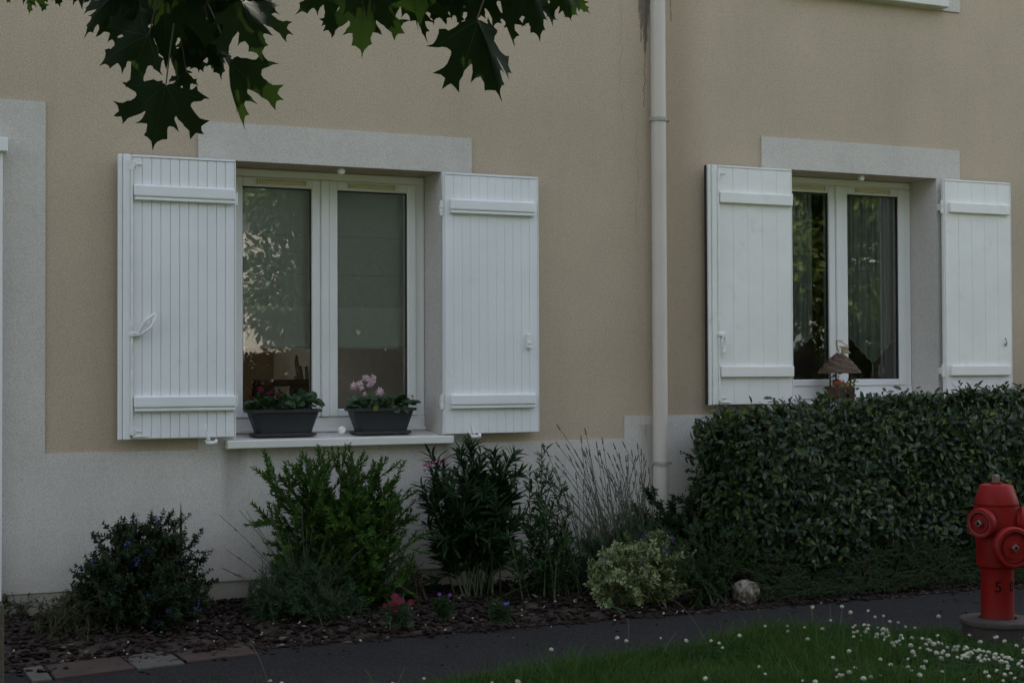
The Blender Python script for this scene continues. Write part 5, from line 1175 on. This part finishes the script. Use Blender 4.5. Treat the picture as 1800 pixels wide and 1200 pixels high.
for (px, py, L_, an, ty, tp, fold, hb, dist) in ML:
    p = atD(px, py, dist); a = R(an); Y_ax = RT*math.cos(a)+UP*math.sin(a); Z_ax = -FW; X_ax = np.cross(Y_ax, Z_ax)
    M_ = Matrix([[X_ax[r_], Y_ax[r_], Z_ax[r_]] for r_ in range(3)]).to_4x4() @ Matrix.Rotation(R(ty), 4, 'Y') @ Matrix.Rotation(R(tp), 4, 'X')
    s_ = L_/FPX*dist*1.0
    q = link('leaf', maple_mesh(fold, rs.uniform(.04, .28), rs.uniform(.02, .30), rs), None, tree); q.matrix_basis = Matrix.Translation(tl(p)) @ M_ @ Matrix.Scale(s_, 4)
    h_ = hubs[hb]; d = p-h_; k_ = min(1.0, .09/np.linalg.norm(d)); e0 = p-np.array(M_.to_3x3() @ Vector((0, 1, 0)))*.0
    top = p+np.array([rs.uniform(-.02, .02), rs.uniform(-.02, .02), .0])+(h_-p)*min(1, .11/max(.001, np.linalg.norm(h_-p))); pet.append(bez(tl(p), tl((p+top)/2+[0, 0, .01]), tl(top), 5))
stems('petioles', pet, [(.0012, .0014)]*len(pet), M_pet, tree)
# the rest of the crown above and behind the camera
n = 5600; d = rng.normal(0, 1, (n, 3)); d /= np.linalg.norm(d, axis=1, keepdims=True); P = d*rng.uniform(.35, 1, (n, 1))**.5*[2.9, 1.9, 1.7]+[-.5, -6.1, 4.3]
q = P-CAM; dep = q@FW; ok = (P[:, 2] > 2.35) & ~((dep > 0) & (q@UP < dep*.29) & (np.abs(q@RT) < dep*.42))
P = P[ok]; n = len(P); md = bpy.data.meshes
TV = np.array([(x, y, -.12*abs(x)-.1*y*y) for x, y in [(0, 1), (.16, .78), (.13, .6), (.3, .62), (.17, .4), (.5, .66), (.68, .42), (.36, .2), (.6, .04), (.4, -.08), (0, 0), (-.4, -.08), (-.6, .04), (-.36, .2), (-.68, .42), (-.5, .66), (-.17, .4), (-.3, .62), (-.13, .6), (-.16, .78), (0, .35)]])
TF = [(20, (k+1) % 20, k) for k in range(20)]
scatter('crown', (TV, TF), tl(P), frames(np.stack([rng.normal(0, 1, n), rng.normal(0, 1, n), rng.uniform(-1, .2, n)], 1), np.tile([0, 0, 1.], (n, 1))+rng.normal(0, .5, (n, 3))), rng.uniform(.14, .24, n), L_maple, tree)

# ------------------------------------------------------------------ across the street (reflections in the panes, plus added sky-blocking trees)
def far_tree(x, y, rx, rz, zc, n, label, seed, ll=.15, mat=L_tree, dens=None):
    o = empty('garden_tree', (x, y, 0)); tag(o, label, 'tree', 'trees across the road'); r2 = np.random.default_rng(seed)
    MB().tube([(0, 0, -.1), (.1, 0, zc*.5), (0, 0, zc), (.1, .1, zc+rz*.6)], [.22, .17, .12, .04], 10).build('trunk', M_bark, o, 60)
    nc = 60; c = r2.normal(0, 1, (nc, 3)); c /= np.linalg.norm(c, axis=1, keepdims=True); c = c*r2.uniform(.35, .95, (nc, 1))*[rx, rx, rz]+[0, 0, zc]
    k = r2.integers(0, nc, n); d = r2.normal(0, 1, (n, 3)); d /= np.linalg.norm(d, axis=1, keepdims=True); P = c[k]+d*r2.uniform(.2, 1, (n, 1))**.5*np.array([.34*rx, .34*rx, .22*rz])
    P[:, 2] = np.maximum(P[:, 2], .25)
    Dv = d+r2.normal(0, .5, (n, 3))+[0, 0, -.3]; scatter('crown', needle(.5), P, frames(Dv, np.tile([0, 0, 1.], (n, 1))+r2.normal(0, .6, (n, 3))), r2.uniform(.8*ll, 1.6*ll, n), mat, o)
L_tree3 = leafmat('tree_leaf_bluish', [(.05, .09, .05), (.11, .17, .09), (.21, .27, .15)], .6, .25)
L_tree2 = leafmat('tree_leaf_yellow', [(.08, .12, .03), (.12, .17, .035), (.17, .22, .05)], .6, .3)
far_tree(10.0, -18.5, 3.7, 4.4, 4.6, 120000, 'leafy tree across the road, mirrored in the left window', 5, .14, L_tree3)
far_tree(17.4, -14.5, 3.6, 4.0, 4.0, 45000, 'yellow-green tree across the road, mirrored in the right window', 6, .15, L_tree2)
far_tree(6.4, -24.5, 2.9, 2.7, 6.9, 30000, 'high-crowned tree across the road before the neighbour house', 11, .14, L_tree3)
far_tree(23.5, -17.5, 3.6, 4.2, 4.4, 26000, 'tall tree across the road farthest from the left window', 8)
for k_, (x_, y_, n_, lab_) in enumerate(((-14, -13, 5000, 'unseen bushy tree added far left across the road to block low sky'), (-6.5, -14, 6000, 'unseen bushy tree added left of the neighbour house to block low sky'), (.6, -15.5, 7000, 'unseen bushy tree added before the neighbour house to block low sky'), (31, -15, 5000, 'unseen bushy tree added far right across the road to block low sky'))):
    far_tree(x_, y_, 4.3, 4.6, 4.9, n_, lab_, 20+k_, .26)  # unseen trees added to keep low sky light off the wall
far_tree(14.2, -26, 3.8, 4.0, 4.6, 30000, 'broad tree in the back row across the road', 9)
hb_ = empty('garden_hedge', (11, -19.9, 0)); tag(hb_, 'clipped garden hedge across the road below the trees', 'hedge')
n = 42000; P = np.stack([rng.uniform(-14, 18, n), rng.uniform(-.5, .5, n), rng.uniform(0, 1.5, n)], 1); scatter('foliage', oval(.5), P, frames(rng.normal(0, 1, (n, 3)), rng.normal(0, 1, (n, 3))), rng.uniform(.11, .20, n), L_hedge, hb_)
M_far = simple('pale_house_render', (.62, .55, .46), .9, .06, 1)
fb = empty('neighbour_house', (3.6, -38, 0)); tag(fb, 'pale sunlit house across the road with a tiled roof, seen only as a reflection', 'house')
MB().box(-8, 8, -4, 4, -.1, 6.0).build('wall', M_far, fb)
b = bmesh.new(); A = [b.verts.new((-8.5, y, z)) for y, z in ((-4.5, 6.0), (4.5, 6.0), (0, 9))]; B_ = [b.verts.new((8.5, y, z)) for y, z in ((-4.5, 6.0), (4.5, 6.0), (0, 9))]
b.faces.new(A); b.faces.new(B_[::-1]); [b.faces.new((A[k], B_[k], B_[(k+1) % 3], A[(k+1) % 3])) for k in range(3)]; bmesh.ops.recalc_face_normals(b, faces=b.faces[:]); m_ = MB(); m_.add(b); m_.build('roof', M_roof, fb)
M_dkglass = simple('dark_pane', (.03, .035, .04), .1)
for x in (-6, -3, .2, 3.2, 6):
    for z in (.9, 3.6):
        q = MB().box(x-.65, x+.65, 4.001, 4.06, z, z+1.4, .01).build('window', M_pvc, fb); MB().box(x-.55, x+.55, 4.0605, 4.075, z+.1, z+1.3).build('pane', M_dkglass, q)
# second street maple, beyond the right edge, whose crown meets the first
t2 = empty('maple_tree', (9.4, -10.8, 0)); tag(t2, 'large maple standing beyond the right edge of the view, whose trunk is out of view', 'tree')
MB().tube([(0, 0, -.1), (0, 0, 1.2), (.05, 0, 3), (0, .1, 5.5)], [.24, .17, .14, .05], 12).build('trunk', M_bark, t2, 60)
n = 12000; d = rng.normal(0, 1, (n, 3)); d /= np.linalg.norm(d, axis=1, keepdims=True); P = d*rng.uniform(.35, 1, (n, 1))**.5*[2.5, 2.5, 3.0]+[0, 0, 5.1]
q = P+[9.4, -10.8, 0]-CAM; dep = q@FW; ok = ~((dep > 0) & (np.abs(q@RT) < dep*.45) & (q@UP < dep*.32)) & (P[:, 2] > 1.6); P = P[ok]; n = len(P)
scatter('crown', (TV, TF), P, frames(np.stack([rng.normal(0, 1, n), rng.normal(0, 1, n), rng.uniform(-1, .2, n)], 1), np.tile([0, 0, 1.], (n, 1))+rng.normal(0, .5, (n, 3))), rng.uniform(.14, .24, n), L_maple, t2)
